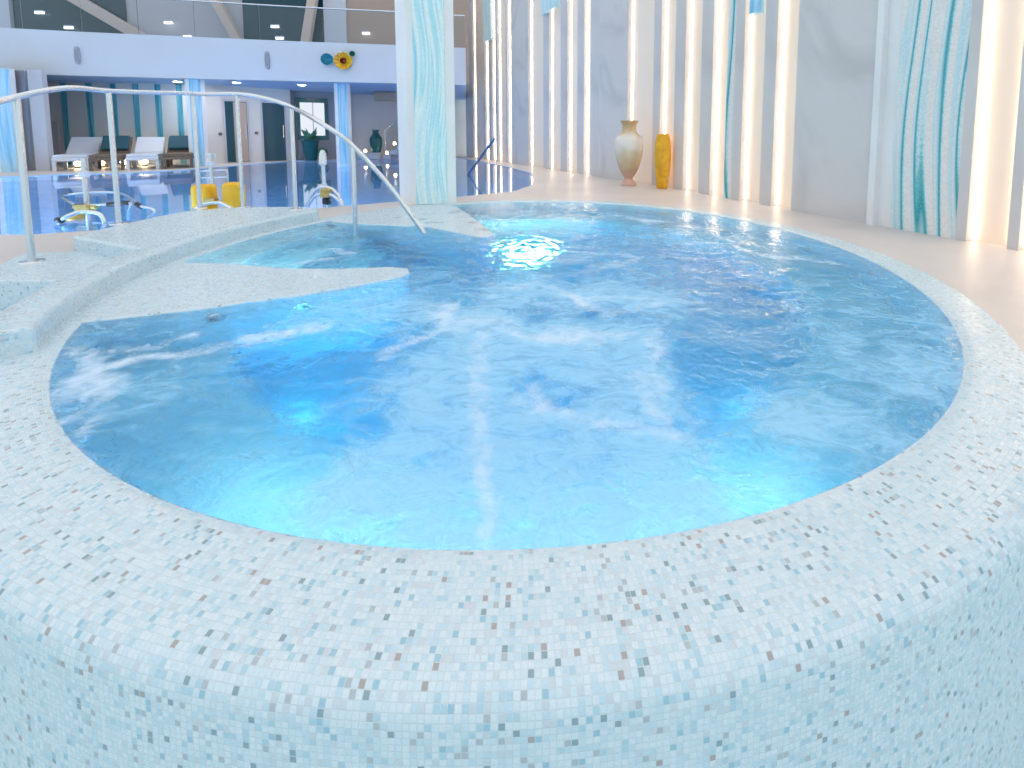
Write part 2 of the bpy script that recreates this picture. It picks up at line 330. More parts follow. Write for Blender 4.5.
def region(outer, holes, extra=()):        # flat region as vertices and triangles
    loops = [outer] + list(holes); vs = []; es = []
    for lp in loops:
        b = len(vs); vs += [Vector(p) for p in lp]; es += [(b + i, b + (i + 1) % len(lp)) for i in range(len(lp))]
    V, E_, Fc, *_ = delaunay_2d_cdt(vs, es, [], 0, 1e-5)
    def inside(p, poly):
        c = False; n = len(poly)
        for i in range(n):
            x0, y0 = poly[i]; x1, y1 = poly[(i + 1) % n]
            if (y0 > p[1]) != (y1 > p[1]) and p[0] < (x1 - x0) * (p[1] - y0) / (y1 - y0) + x0: c = not c
        return c
    tris = []
    for f in Fc:
        g = sum((V[i] for i in f), Vector((0, 0))) / len(f)
        if inside(g, outer) and not any(inside(g, h) for h in holes): tris.append(f)
    return V, tris
def add_region(bm, outer, holes, z):
    V, T = region(outer, holes)
    bv = [bm.verts.new((v.x, v.y, z)) for v in V]
    for t in T:
        f = bm.faces.new([bv[i] for i in t]); f.normal_update()
        if f.normal.z < 0: f.normal_flip()
def obj(name, bm, mat, parent=None, smooth=None, bevel=0.0, uv=None, fixn=True):
    if fixn: bmesh.ops.recalc_face_normals(bm, faces=bm.faces[:])
    bm.normal_update()
    if uv: uv(bm)
    if parent is not None:
        off = Vector(parent['_o']) if '_o' in parent else Vector((0, 0, 0))
    else:
        lo = Vector([min(v.co[i] for v in bm.verts) for i in range(3)]); hi = Vector([max(v.co[i] for v in bm.verts) for i in range(3)])
        off = Vector(((lo.x + hi.x) / 2, (lo.y + hi.y) / 2, lo.z))
    bmesh.ops.translate(bm, verts=bm.verts[:], vec=-off)
    me = bpy.data.meshes.new(name); bm.to_mesh(me); bm.free()
    if isinstance(mat, (list, tuple)):
        for m_ in mat: me.materials.append(m_)
    else: me.materials.append(mat)
    o = bpy.data.objects.new(name, me); C.objects.link(o)
    if parent is not None:
        o.parent = parent
        o['_o'] = tuple(off)
    else:
        o.location = off
        o['_o'] = tuple(off)
    if smooth:
        me.polygons.foreach_set('use_smooth', [True] * len(me.polygons))
        me.set_sharp_from_angle(angle=math.radians(smooth))
    if bevel:
        b = o.modifiers.new('Bevel', 'BEVEL'); b.width = bevel; b.segments = 3; b.limit_method = 'ANGLE'; b.angle_limit = math.radians(40)
    return o
def tag(o, label, cat, group=None, kind=None):
    o['label'] = label; o['category'] = cat
    if group: o['group'] = group
    if kind: o['kind'] = kind
    return o
def struct(name, bm, mat, **kw):
    o = obj(name, bm, mat, **kw); o['kind'] = 'structure'; return o
def thing(name, label, cat, loc, group=None, local=False, rotz=0.0):
    o = bpy.data.objects.new(name, None); C.objects.link(o); o.location = loc; o.rotation_euler = (0, 0, rotz)
    o['_o'] = (0, 0, 0) if local else tuple(loc)
    tag(o, label, cat, group); o.empty_display_size = 0.1
    return o
def new(): return bmesh.new()
def catmull(pts, n=8):
    P = [Vector(p) for p in pts]; P = [P[0] * 2 - P[1]] + P + [P[-1] * 2 - P[-2]]; out = []
    for i in range(1, len(P) - 2):
        for k in range(n):
            t = k / n
            out.append(0.5 * ((2 * P[i]) + (P[i + 1] - P[i - 1]) * t + (2 * P[i - 1] - 5 * P[i] + 4 * P[i + 1] - P[i + 2]) * t * t + (3 * P[i] - P[i - 1] - 3 * P[i + 1] + P[i + 2]) * t ** 3))
    out.append(P[-2]); return out
def arcpts(r, a0, a1, n, c=TC): return [pol(r, a0 + (a1 - a0) * i / n, c) for i in range(n + 1)]

# ------------------------------------------------------------------ hot tub
tub = thing('hot_tub', 'large round hot tub clad in white and pale blue mosaic in the foreground', 'hot tub', (TC[0], TC[1], -0.75))
# basin below the water: floor, bench, side
bm = new()
add_lathe(bm, [(0.001, -0.98), (0.5, -0.98), (1.0, -0.98), (1.62, -0.98), (1.68, -0.96), (1.70, -0.50), (1.72, -0.46), (1.76, -0.45), (1.95, -0.45), (2.12, -0.45), (2.16, -0.43), (2.18, -0.25), (2.205, -0.08), (2.222, -0.035)], 160, (*TC, 0))
obj('basin', bm, M['mosaic_in'], tub, smooth=35, fixn=False)
# rim with rolled outer edge and the outer wall
bm = new()
prof = [(2.220, -0.05), (2.225, -0.014), (2.230, -0.005), (2.241, 0.000), (2.265, 0.002), (2.30, 0.002), (2.40, 0.0)]
for k in range(1, 8):
    a = k / 7 * PI / 2; prof.append((2.418 + 0.045 * math.sin(a), -0.045 + 0.045 * math.cos(a)))
prof += [(2.464, -0.12), (2.466, -0.3), (2.466, -0.75)]
add_lathe(bm, prof, 240, (*TC, 0), a0=90, a1=450)
obj('rim', bm, M['mosaic'], tub, smooth=35)
# raised kerb on the steps' side
bm = new()
r0, r1, zt, rr = 2.29, 2.462, 0.10, 0.025
prof = [(r0, -0.2), (r0, zt - rr)]
for k in range(1, 6):
    a = k / 5 * PI / 2; prof.append((r0 + rr - rr * math.cos(a), zt - rr + rr * math.sin(a)))
for k in range(1, 6):
    a = k / 5 * PI / 2; prof.append((r1 - rr + rr * math.sin(a), zt - rr + rr * math.cos(a)))
prof += [(r1, -0.2)]
add_lathe(bm, prof, 90, (*TC, 0), a0=153.5, a1=219.8, caps=True)
obj('raised_kerb', bm, M['mosaic'], tub, smooth=40, bevel=0.012)
# raised platform carrying the rail posts, flush with the kerb
edge = [bp(u, v, 0.10) for u, v in ((72, 236), (101, 229), (130, 222), (158, 216), (184, 211), (230, 207.5), (265, 206.5), (300, 206.5), (318, 208))]
a_s = 154.5; a_e = 191.0
poly = edge + arcpts(2.292, a_s, a_e, 24)
bm = new(); add_prism(bm, poly, -0.05, 0.099)
obj('platform', bm, M['mosaic'], tub, bevel=0.018, uv=uvbox)
# flush mosaic landing below the platform and steps going down towards the viewer
fr = [bp(u, v, 0.0) for u, v in ((62, 279), (0, 281))]
yl = fr[1][1]
bm = new(); add_prism(bm, [(-3.2, 2.96), bp(24, 253), bp(0, 264), (-4.6, 2.62), (-4.6, yl), (fr[0][0], yl), pol(2.45, 196), pol(2.45, 176), (-2.9, 3.0)], -0.30, 0.002)
obj('landing', bm, M['mosaic'], tub, uv=uvbox, bevel=0.012)
for k in range(1, 4):
    bm = new(); y1 = yl - 0.30 * (k - 1); y0 = yl - 0.30 * k
    xi = -2.56
    add_prism(bm, [(-4.6, y0), (xi, y0), (xi, y1 - 0.001), (-4.6, y1 - 0.001)], -0.75, 0.0 - 0.16 * k)
    obj('step', bm, M['mosaic'], tub, uv=uvbox, bevel=0.012)
# two seat dividers whose tops lie level with the water
pen1 = arcpts(2.31, 188, 212.4, 10) + [(-1.70, 1.915), (-1.30, 2.10), (-1.0, 2.29), (-0.87, 2.40), (-0.835, 2.48), (-0.87, 2.555), (-0.98, 2.59), (-1.30, 2.55), (-1.63, 2.56), (-2.0, 2.65)]
bm = new(); add_prism(bm, pen1, -0.95, 0.003); obj('divider', bm, M['mosaic'], tub, uv=uvbox, bevel=0.012)
pen2 = [(-1.98, 3.96), (-1.65, 3.86), (-1.35, 3.80), (-1.10, 3.76), (-0.85, 3.58), (-0.62, 3.40), (-0.52, 3.36), (-0.46, 3.44), (-0.60, 3.80), (-0.85, 4.35), (-1.06, 4.80)] + arcpts(2.31, 118.5, 152.5, 12)
bm = new(); add_prism(bm, pen2, -0.95, 0.003); obj('divider', bm, M['mosaic'], tub, uv=uvbox, bevel=0.012)
# submerged entry steps between the dividers
for k, (ra, rb, z) in enumerate(((1.95, 2.30, -0.16), (1.60, 1.95, -0.36), (1.25, 1.60, -0.58))):
    bm = new(); add_prism(bm, arcpts(ra, 154, 189, 14) + arcpts(rb, 189, 154, 14), -0.95, z)
    obj('entry_step', bm, M['mosaic_in'], tub, uv=uvbox, bevel=0.01)
# jets: steel ring and dark nozzle
def jet(pos, dirv):
    bm = new(); d = Vector(dirv).normalized(); rot = d.to_track_quat('Z', 'Y').to_matrix().to_4x4(); T = Matrix.Translation(pos) @ rot
    add_lathe(bm, [(0.018, 0.0), (0.020, 0.012), (0.040, 0.012), (0.045, 0.004), (0.046, -0.01)], 20)
    bmesh.ops.transform(bm, matrix=T, verts=bm.verts[:]); ring = obj('jet_nozzle', bm, M['steel'], tub, smooth=40)
    bm = new(); add_lathe(bm, [(0.0005, 0.004), (0.017, 0.004), (0.018, -0.01)], 16)
    bmesh.ops.transform(bm, matrix=T, verts=bm.verts[:]); obj('jet_hole', bm, M['black'], ring)
for a in (262, 235, 290, 320, 350, 20, 55):
    x, y = pol(2.182, a); jet((x, y, -0.22), (TC[0] - x, TC[1] - y, 0))
jet((-1.58, 1.966, -0.14), (0.44, -0.9, 0)); jet((-1.25, 2.115, -0.14), (0.44, -0.9, 0))
# unseen fill lamps added in riser and side; strong white lamp on the floor
def uwfill(r_, a, z, sz, mat=None):
    x, y = pol(r_, a); bm = new(); rot = Vector((TC[0] - x, TC[1] - y, 0)).normalized().to_track_quat('Z', 'Y').to_matrix().to_4x4()
    add_lathe(bm, [(0.0005, 0.03 * sz), (0.8 * sz, 0.28 * sz), (sz, 0.1 * sz), (sz, -0.2 * sz)], 24)
    bmesh.ops.transform(bm, matrix=Matrix.Translation((x, y, z)) @ rot, verts=bm.verts[:]); obj('underwater_lamp_or_fill', bm, mat or M['uwfill'], tub, smooth=40)
for a in (236, 254, 272, 290, 308): uwfill(1.685, a, -0.74, 0.055, M['uwfill_blue'])
for a in (250, 259, 268, 276, 285, 293): uwfill(2.180, a, -0.29, 0.052)
for (x, y) in ((-1.95, 2.66), (-1.6, 2.575), (-1.2, 2.575)):  # unseen fill lamps added behind the divider to brighten the entry water
    bm = new(); add_lathe(bm, [(0.0005, 0.014), (0.030, 0.012), (0.035, 0.004), (0.035, -0.02)], 20)
    bmesh.ops.transform(bm, matrix=Matrix.Translation((x, y, -0.09)) @ Matrix.Rotation(-PI / 2, 4, 'X'), verts=bm.verts[:]); obj('underwater_lamp_or_fill', bm, M['uwfill'], tub, smooth=40)
bm = new(); add_lathe(bm, [(0.0005, 0.03), (0.14, 0.028), (0.17, 0.01), (0.17, -0.01)], 28, (-0.24, 4.02, -0.98)); obj('underwater_lamp_or_fill', bm, M['uwwhite'], tub, smooth=40)

# tub water: closed body with a churned surface
MILK = [bp(*q) + (s, w) for q, s, w in (((500, 360), 0.62, 0.75), ((610, 400), 0.45, 0.55), ((560, 310), 0.55, 0.5), ((390, 285), 0.35, 0.4), ((650, 300), 0.5, 0.35), ((480, 440), 0.32, 0.2), ((850, 330), 0.42, 0.35), ((800, 420), 0.35, 0.35),
        ((640, 240), 0.6, 0.25), ((330, 240), 0.4, 0.3), ((600, 500), 0.35, 0.08), ((350, 470), 0.3, 0.2), ((180, 380), 0.35, 0.25))]
CLEAR = [bp(*q) + (s, w) for q, s, w in (((527, 244), 0.42, 0.7), ((290, 375), 0.26, 0.8), ((725, 350), 0.26, 0.8), ((895, 405), 0.12, 0.2), ((350, 425), 0.14, 0.4), ((110, 440), 0.14, 0.5), ((180, 450), 0.2, 0.4), ((440, 245), 0.35, 0.5), ((700, 385), 0.14, 0.5), ((95, 345), 0.08, 0.3))]
STREAK = [[bp(*q) for q in s] for s in (
    [(57, 382), (95, 370), (135, 355), (175, 352), (215, 341), (256, 330), (330, 322)], [(82, 342), (80, 365), (70, 380)], [(62, 390), (90, 389), (115, 394), (82, 410)],
    [(113, 412), (100, 425), (82, 436)], [(110, 346), (150, 341), (187, 332)], [(460, 300), (430, 330), (390, 345)], [(540, 395), (600, 418), (640, 420)], [(560, 290), (620, 310), (690, 300)],
    [(520, 232), (580, 250), (640, 256), (600, 268)], [(690, 225), (760, 255), (830, 262)], [(300, 262), (350, 254), (330, 248)], [(600, 215), (680, 222)], [(460, 216), (520, 220), (570, 214)], [(660, 330), (640, 380), (650, 420)])]
JET = [bp(484, 548), bp(490, 500), bp(487, 440), bp(482, 380), bp(478, 320)]
def segdist(p, pts):
    best = (9, 0); n = len(pts) - 1
    for i in range(n):
        a = Vector(pts[i]); b = Vector(pts[i + 1]); t = max(0, min(1, (p - a).dot(b - a) / (b - a).length_squared))
        d = (p - a - (b - a) * t).length
        if d < best[0]: best = (d, (i + t) / n)
    return best
WZ = -0.005
SPOT = bp(527, 246)
def churn(x, y):
    r = rad(x, y); e = max(0.0, min(1.0, (2.23 - r) / 0.7))
    near = max(0.0, min(1.0, (y - 1.0) / 1.2))
    amp = min(1.0, 0.05 + (2.25 - r) * 2.0) * (0.15 + 0.85 * e * (0.45 + 0.55 * near))
    ds = math.hypot(x - SPOT[0], y - SPOT[1])
    mound = math.exp(-(ds / 0.30) ** 2)
    q = Vector((x, y, 0))
    w = noise.noise(q * 0.7) * 0.5
    z = noise.noise(Vector((x * 2.2 + w, y * 2.6, 1.3))) * 0.014 + noise.noise(Vector((x * 5.5, y * 6.5 + w, 4.1))) * 0.012 + noise.noise(Vector((x * 13, y * 15, 7.7))) * 0.0055 + (0.35 - abs(noise.noise(Vector((x * 8 + w * 3, y * 10, 2.2))))) * 0.007
    z *= amp
    z += mound * (0.020 + noise.noise(Vector((x * 16, y * 16, 9.0))) * 0.018)
    return WZ + z
def foam_at(x, y):
    p = Vector((x, y)); q = Vector((x, y, 0))
    w = Vector((noise.noise(q * 2.1 + Vector((5, 0, 0))), noise.noise(q * 2.1 + Vector((0, 9, 0)))))
    pw = p + w * 0.13
    m = 0.15
    for (cx, cy, s, k) in MILK: m += k * math.exp(-((pw.x - cx) ** 2 + (pw.y - cy) ** 2) / (s * s))
    for (cx, cy, s, k) in CLEAR: m -= 1.6 * k * math.exp(-((pw.x - cx) ** 2 + (pw.y - cy) ** 2) / (s * s))
    m += 0.20 * max(0.0, min(1.0, (rad(x, y) - 1.70) / 0.18)) * max(0.0, min(1.0, (2.6 - y) / 0.8)) * (0.0 if (x < -1.45 and y > 1.35) else 1.0)
    tb = noise.turbulence(q * 1.7, 4, False)
    m *= 0.55 + 0.9 * tb
    f = 0.0
    ps = p + w * 0.09 + Vector((noise.noise(q * 6 + Vector((1, 0, 0))), noise.noise(q * 6 + Vector((0, 4, 0))))) * 0.045
    for st in STREAK:
        d, t = segdist(ps, st); f = max(f, (0.42 + 0.40 * abs(noise.noise(q * 3.1))) * math.exp(-(d / (0.05 + 0.09 * abs(noise.noise(q * 2.3 + Vector((3, 3, 3)))))) ** 2))
    d, t = segdist(p + w * 0.03 * 1.0, JET); wd = 0.020 + 0.055 * t
    f = max(f, (0.60 - 0.24 * t) * math.exp(-(d / wd) ** 2)); m += 0.25 * math.exp(-(d / (wd * 1.5)) ** 2)
    rg = 1 - abs(noise.noise(Vector((pw.x * 2.0, pw.y * 2.4, 3.0)))) * 2.2
    f = max(f, max(0.0, min(1.0, (y - 1.15) / 0.5)) * 0.42 * max(0, rg) ** 3 * max(0.0, min(1.0, m * 1.4)))
    f += 0.34 * max(0, m - 0.52) * max(0.0, min(1.0, (y - 1.2) / 0.5))
    return max(0.0, min(1.0, f)), max(0.0, min(0.66, m))
bm = new(); fl = bm.verts.layers.float.new('foam'); ml = bm.verts.layers.float.new('milk')
NR, NA, RS = 170, 620, 2.250
rings = []
cv = bm.verts.new((TC[0], TC[1], churn(*TC))); cv[fl], cv[ml] = foam_at(*TC)
for i in range(1, NR + 1):
    r = RS * i / NR; ring = []
    for k in range(NA):
        x, y = pol(r, 360 * k / NA); v = bm.verts.new((x, y, churn(x, y) if i < NR else WZ)); v[fl], v[ml] = foam_at(x, y); ring.append(v)
    rings.append(ring)
for k in range(NA): bm.faces.new((cv, rings[0][k], rings[0][(k + 1) % NA]))
for i in range(NR - 1):
    for k in range(NA): bm.faces.new((rings[i][k], rings[i + 1][k], rings[i + 1][(k + 1) % NA], rings[i][(k + 1) % NA]))
low = [bm.verts.new((*pol(RS, 360 * k / NA), -1.02)) for k in range(NA)]
for k in range(NA): bm.faces.new((rings[-1][k], low[k], low[(k + 1) % NA], rings[-1][(k + 1) % NA]))
bm.faces.new(low[::-1])
w = obj('tub_water', bm, M['tubwater'], smooth=60, fixn=False)
tag(w, 'bright blue bubbling water with foam filling the round hot tub', 'water', kind='stuff')

# ------------------------------------------------------------------ wall line on the right-hand side
UK = 651.5
def hit(u, k, c):               # ground point seen at photo column u on the line X = c - k*Y
    a = (u - PX) / F; Y = (c - 0.061 * a) / (0.997 * a + k); return Vector((c - k * Y, Y, 0))
C1 = 3.24 + 0.395 * 3
KINK = hit(UK, 0.395, C1); FARP = Vector((-2.72, 15.7, 0))
class Wall:
    def __init__(w, k, c):
        w.k, w.c = k, c; w.o = hit(UK, k, c); w.d = Vector((-k, 1, 0)).normalized(); w.n = Vector((-w.d.y, w.d.x, 0))
    def s(w, u): return (hit(u, w.k, w.c) - w.o).dot(w.d)
    def p(w, s_, n_=0.0): return w.o + w.d * s_ + w.n * n_
K2 = (KINK.x - FARP.x) / (FARP.y - KINK.y)
WALLS = (Wall(0.395, C1), Wall(K2, KINK.x + K2 * KINK.y))
def wl(u0, u1): return WALLS[0] if (u0 + u1) / 2 > UK else WALLS[1]
def wbox(bm, w_, s0, s1, n0, n1, z0, z1):
    P = [w_.p(*q) for q in ((s0, n0), (s1, n0), (s1, n1), (s0, n1))]
    add_prism(bm, [(p.x, p.y) for p in P], z0, z1)

# ------------------------------------------------------------------ swimming pool and floor
FAR = [bp(u, v) for u, v in ((396, 157.5), (345, 159.5), (296, 161), (260, 163.5), (224, 166.5), (190, 169.5), (130, 173), (60, 174.5), (0, 177))]
POOL = [(-15.5, 3.30), (-4.25, 3.46), (-3.55, 3.75), (-2.8, 4.62), (-1.9, 5.22), (-1.26, 5.62), (-0.54, 6.24), (-0.33, 7.0), (-0.33, 7.9), (-0.45, 9.3), (-1.05, 10.95), (-2.1, 13.2), (-3.55, 16.2), (-4.6, 16.3)] + FAR + [(-13.2, 7.8), (-15.5, 7.4)]
e1 = WALLS[1].p(11.8, -0.1); e0 = WALLS[0].p(-6.2, -0.1)
# the deck ends beside the tub: the viewer stands on a lower floor
DECK = [pol(2.40, -41), (e0.x - 0.0, 1.40), (e0.x, e0.y), (KINK.x + 0.1, KINK.y), (e1.x, e1.y), (e1.x, 21), (-22, 21), (-22, yl + 0.12), (-2.62, yl + 0.12)] + [pol(2.40, a) for a in (198, 190, 180, 170, 160, 150, 140, 130)] + [pol(2.40, a) for a in range(126, -41, -4)]
bm = new(); add_region(bm, DECK, [POOL], 0.0)
# edges of the deck slab: down to the lower floor
n = len(DECK)
for i in range(n):
    a, b = DECK[i], DECK[(i + 1) % n]
    v = [bm.verts.new((*a, 0)), bm.verts.new((*b, 0)), bm.verts.new((*b, -0.75)), bm.verts.new((*a, -0.75))]; bm.faces.new(v)
struct('floor', bm, M['deck'], uv=uvbox, fixn=False)
bm = new(); add_region(bm, [(-22, -8), (9, -8), (9, 2.6), (-22, 2.6)], [], -0.75); struct('floor_lower', bm, M['mosaic_in'], uv=uvbox, fixn=False)
# pool shell
bm = new(); add_region(bm, POOL, [], -1.25); n = len(POOL)
for i in range(n):
    a, b = POOL[i], POOL[(i + 1) % n]
    bm.faces.new([bm.verts.new(q) for q in ((*a, -1.25), (*b, -1.25), (*b, 0.0), (*a, 0.0))])
o = struct('floor_pool', bm, M['pool_tile'], uv=uvbox, fixn=False)
bm = new(); add_prism(bm, POOL, -1.2499, -0.012)
w = obj('pool_water', bm, M['poolwater']); tag(w, 'calm deep blue water of the large swimming pool behind the hot tub', 'water', kind='stuff')
k = 0
for (x, y) in ((-5, 3.48), (-7, 3.44), (-9, 3.4), (-11, 3.36), (-13, 3.34), (-1.5, 5.5)):  # out-of-sight lamps added to brighten the pool water
    bm = new(); c = Vector((-6.5 - x, 8.5 - y, 0)).normalized(); rot = c.to_track_quat('Z', 'Y').to_matrix().to_4x4()
    add_lathe(bm, [(0.0005, 0.04), (0.12, 0.035), (0.14, 0.0)], 24); bmesh.ops.transform(bm, matrix=Matrix.Translation(Vector((x, y, -0.75)) + c * 0.08) @ rot, verts=bm.verts[:])
    o = obj('pool_fill_lamp', bm, M['poolfill'], smooth=40); tag(o, 'unseen round lamp added under water to brighten the swimming pool', 'added pool lamp', 'added fill lamps in the pool walls')

# ------------------------------------------------------------------ striped wall with light strips
WH = 7.0
q_ = [WALLS[0].p(-6.2, -0.1), WALLS[0].p(0, -0.1), WALLS[1].p(11.3, -0.1), WALLS[1].p(11.3, -0.3), WALLS[0].p(0, -0.3), WALLS[0].p(-6.2, -0.3)]
bm = new(); add_prism(bm, [(p.x, p.y) for p in q_], -0.75, WH); struct('wall_right', bm, M['recess'])
ELS = [(466.7, 474, 'panel'), (474, 484.4, 'gap'), (484.4, 486, 'rib'), (486, 490, 'gap'), (490, 493, 'rib'), (493, 496, 'gap'), (496, 498.4, 'rib'), (498.4, 506.5, 'gap'), (506.5, 508, 'rib'), (508, 512.6, 'gap'),
       (512.6, 529, 'panel'), (529, 543.5, 'gap'), (543.5, 549, 'rib'), (549, 560.6, 'gap'), (560.6, 567, 'rib'), (567, 577, 'gap'), (577, 583.5, 'rib'), (583.5, 590, 'gap'), (590, 598.7, 'rib'),
       (598.7, 626.6, 'panel'), (626.6, 651.5, 'gap'), (651.5, 658.5, 'rib'), (658.5, 672.5, 'gap'), (672.5, 682.3, 'rib'), (682.3, 698, 'gap'), (698, 709, 'rib'), (709, 723, 'gap'), (723, 730.6, 'wave'), (730.6, 739.2, 'rib'),
       (739.2, 759, 'gap'), (759, 770.6, 'rib'), (770.6, 791.5, 'gap'), (791.5, 869.5, 'panel'), (869.5, 889, 'side'), (889, 955, 'big'), (955, 965.8, 'rib'), (965.8, 1006.5, 'gap'), (1006.5, 1018, 'rib'), (1018, 1052, 'gap'), (1052, 1066, 'rib'), (1066, 1100, 'gap'), (1100, 1240, 'panel')]
ORD = ['first', 'second', 'third', 'fourth', 'fifth', 'sixth', 'seventh', 'eighth', 'ninth', 'tenth', 'eleventh', 'twelfth', 'thirteenth', 'fourteenth', 'fifteenth', 'sixteenth', 'seventeenth', 'eighteenth', 'nineteenth', 'twentieth']
PAN = {466.7: 'narrow lilac grey wall panel at the far end of the striped wall', 512.6: 'lilac grey wall panel beyond the pool edge, second from the far end', 598.7: 'pale grey marble wall panel standing behind the cream vase', 791.5: 'large grey veined marble wall panel beside the tall teal mosaic', 1100: 'grey marble panel past the right picture edge'}
gi = 0; tr = 0
seq = [e for e in ELS if e[2] == 'gap']
for (u0, u1, t) in ELS:
    w_ = wl(u0, u1); sA, sB = w_.s(u1), w_.s(u0)      # sA is nearer
    bm = new()
    if t == 'rib':
        tr += 1; wbox(bm, w_, sA, sB, -0.10, 0.0, 0.0, WH); struct('trim_%d' % tr, bm, M['rib'], uv=uvwall)
    elif t == 'panel':
        wbox(bm, w_, sA, sB, -0.10, 0.01, 0.0, WH); o = obj('marble_panel', bm, M['marble'], uv=uvwall); tag(o, PAN[u0], 'wall panel', 'marble wall panels')
    elif t == 'side':
        tr += 1; m_ = (sB - sA); wbox(bm, w_, sB - m_ * 0.34, sB, -0.10, 0.05, 0.0, WH); wbox(bm, w_, sA, sB - m_ * 0.34, -0.10, -0.02, 0.0, WH); struct('trim_%d' % tr, bm, M['pillar'], uv=uvwall)
    elif t in ('big', 'wave'):
        wbox(bm, w_, sA, sB, -0.10, -0.005, 0.0, WH); o = obj('mosaic_mural', bm, M['bigwave'], uv=uvwall)
        tag(o, 'tall wavy white and teal mosaic panel right of the large marble panel' if t == 'big' else 'narrow wavy white mosaic strip with teal line in the striped wall', 'mosaic', 'mosaic panels on the striped wall')
    else:
        gi += 1
        # strip tucked against the far side of the recess
        wdt = min(0.012, (sB - sA) * 0.12); mid_ = w_.p((sA + sB) / 2, -0.08)
        o = thing('light_strip', '', 'light strip', (mid_.x, mid_.y, 0.02))
        for (q0, q1) in ((sB - wdt, sB - 0.003), (sA + 0.003, sA + wdt)):
            bm = new(); wbox(bm, w_, q0, q1, -0.099, -0.084, 0.02, WH); obj('led_bar', bm, M['led'], o)
        k = len(seq) - gi
        if u0 >= 1060: lab = 'warm light strip past the right picture edge'
        elif u0 >= 960: lab = 'tall warm light strip just right of the tall teal mosaic' if u0 < 1000 else 'warm light strip at the right picture edge'
        elif u0 >= 626: lab = 'warm vertical light strip, %s from the large veined marble panel going left' % ORD[[e[0] for e in seq if 626 <= e[0] < 800][::-1].index(u0)]
        elif u0 >= 529: lab = 'warm vertical light strip, %s left of the panel behind the cream vase' % ORD[[e[0] for e in seq if 528 <= e[0] < 600][::-1].index(u0)]
        else: lab = 'warm vertical light strip, %s from the far end of the striped wall' % ORD[[e[0] for e in seq if e[0] < 528].index(u0)]
        tag(o, lab, 'light strip', 'warm light strips in the striped wall')
# short mosaic pieces ending high on the wall
def hang(u0, u1, vbot, nm, mat):
    w_ = wl(u0, u1); s0, s1 = w_.s(u1), w_.s(u0); P = w_.p((s0 + s1) / 2); z = bpY((u0 + u1) / 2, vbot, P.y)[2]
    bm = new(); wbox(bm, w_, s0, s1, 0.0, 0.10, z, WH); o = obj('mosaic_mural', bm, mat, uv=uvwall)
    tag(o, nm, 'mosaic', 'mosaic panels on the striped wall')
hang(487.5, 495, 41, 'pale blue mosaic piece ending high on the wall, nearest the balcony', M['cyanwave'])
hang(545, 560, 11, 'small blue mosaic piece ending high up the wall, above the pool corner', M['cyanwave'])
hang(749, 757, 14, 'small dark mosaic piece high on the wall left of the marble panel', M['bluecol'])

# ------------------------------------------------------------------ pillar beside the tub
pl = thing('pillar', 'white square pillar with wavy cyan mosaic band beside the hot tub', 'pillar', (-1.45, 5.25, 0))
A = Vector((*bp(410, 204.6), 0)); B = Vector((*bp(456.5, 203.6), 0)); d = (B - A).normalized(); nb = Vector((-d.y, d.x, 0))
A0 = Vector((*bp(400, 202.2), 0))
Q = [A, B, B + nb * 0.6 - d * 0.10, A + nb * 0.6, A0 + nb * 0.40, A0]
bm = new(); add_prism(bm, [(q.x, q.y) for q in Q], 0, WH); obj('shaft', bm, M['pillar'], pl, uv=uvwall)
L_ = (B - A).length
bm = new(); P4 = [A + d * (L_ * 0.14) - nb * 0.012, A + d * (L_ * 0.80) - nb * 0.012, A + d * (L_ * 0.80) + nb * 0.01, A + d * (L_ * 0.14) + nb * 0.01]
add_prism(bm, [(q.x, q.y) for q in P4], 0.004, WH); obj('mosaic_band', bm, M['cyanwave'], pl, uv=uvwall)

# ------------------------------------------------------------------ handrail
hr = thing('handrail', 'curved stainless steel handrail on posts leading down into the hot tub', 'handrail', (-2.4, 3.2, 0))
POSTS = [((32, 262, 0.0), (5, 97)), ((119, 224, 0.10), (109.5, 91)), ((200, 208.5, 0.10), (190.5, 94)), ((243, 207.5, 0.10), (232, 94)), ((296, 209.5, 0.10), (289, 107)), ((356, 234, -0.05), (352, 146))]
base = []; topz = []
for (u, v, z), (tu, tv) in POSTS:
    x, y = bp(u, v, max(z, 0)); base.append((x, y, z)); topz.append(bpY(tu, tv, y)[2])
tops = [(b[0], b[1], t) for b, t in zip(base, topz)]
kink = bpY(62, 88, (base[0][1] + base[1][1]) / 2)
kink = (base[0][0] * 0.5 + base[1][0] * 0.5, kink[1], kink[2])
ex, ey = bp(425, 232)
end = (ex, ey, -0.02)
pre = (tops[0][0] - 0.02, tops[0][1] - 0.75, tops[0][2] - 0.36)
corner = (tops[2][0] + 0.03, tops[3][1] + 0.02, (tops[2][2] + tops[3][2]) / 2)
path = [pre, (tops[0][0], tops[0][1] - 0.3, tops[0][2] - 0.13), tops[0], kink, tops[1], (tops[1][0] * .5 + tops[2][0] * .5, tops[1][1] * .5 + tops[2][1] * .5, tops[1][2] * .5 + tops[2][2] * .5), (tops[2][0], tops[2][1] - 0.06, tops[2][2]), (tops[2][0] * 0.75 + tops[3][0] * 0.25, tops[3][1] - 0.005, topz[3] - 0.003), tops[3],
        bpY(261, 97.5, tops[4][1] + 0.04), bpY(289, 106, tops[4][1] + 0.02), bpY(321, 123, tops[5][1]), tops[5], bpY(391, 188, ey), end]
bm = new(); add_tube(bm, catmull(path, 8), 0.019, 14); obj('top_rail', bm, M['steel'], hr, smooth=50)
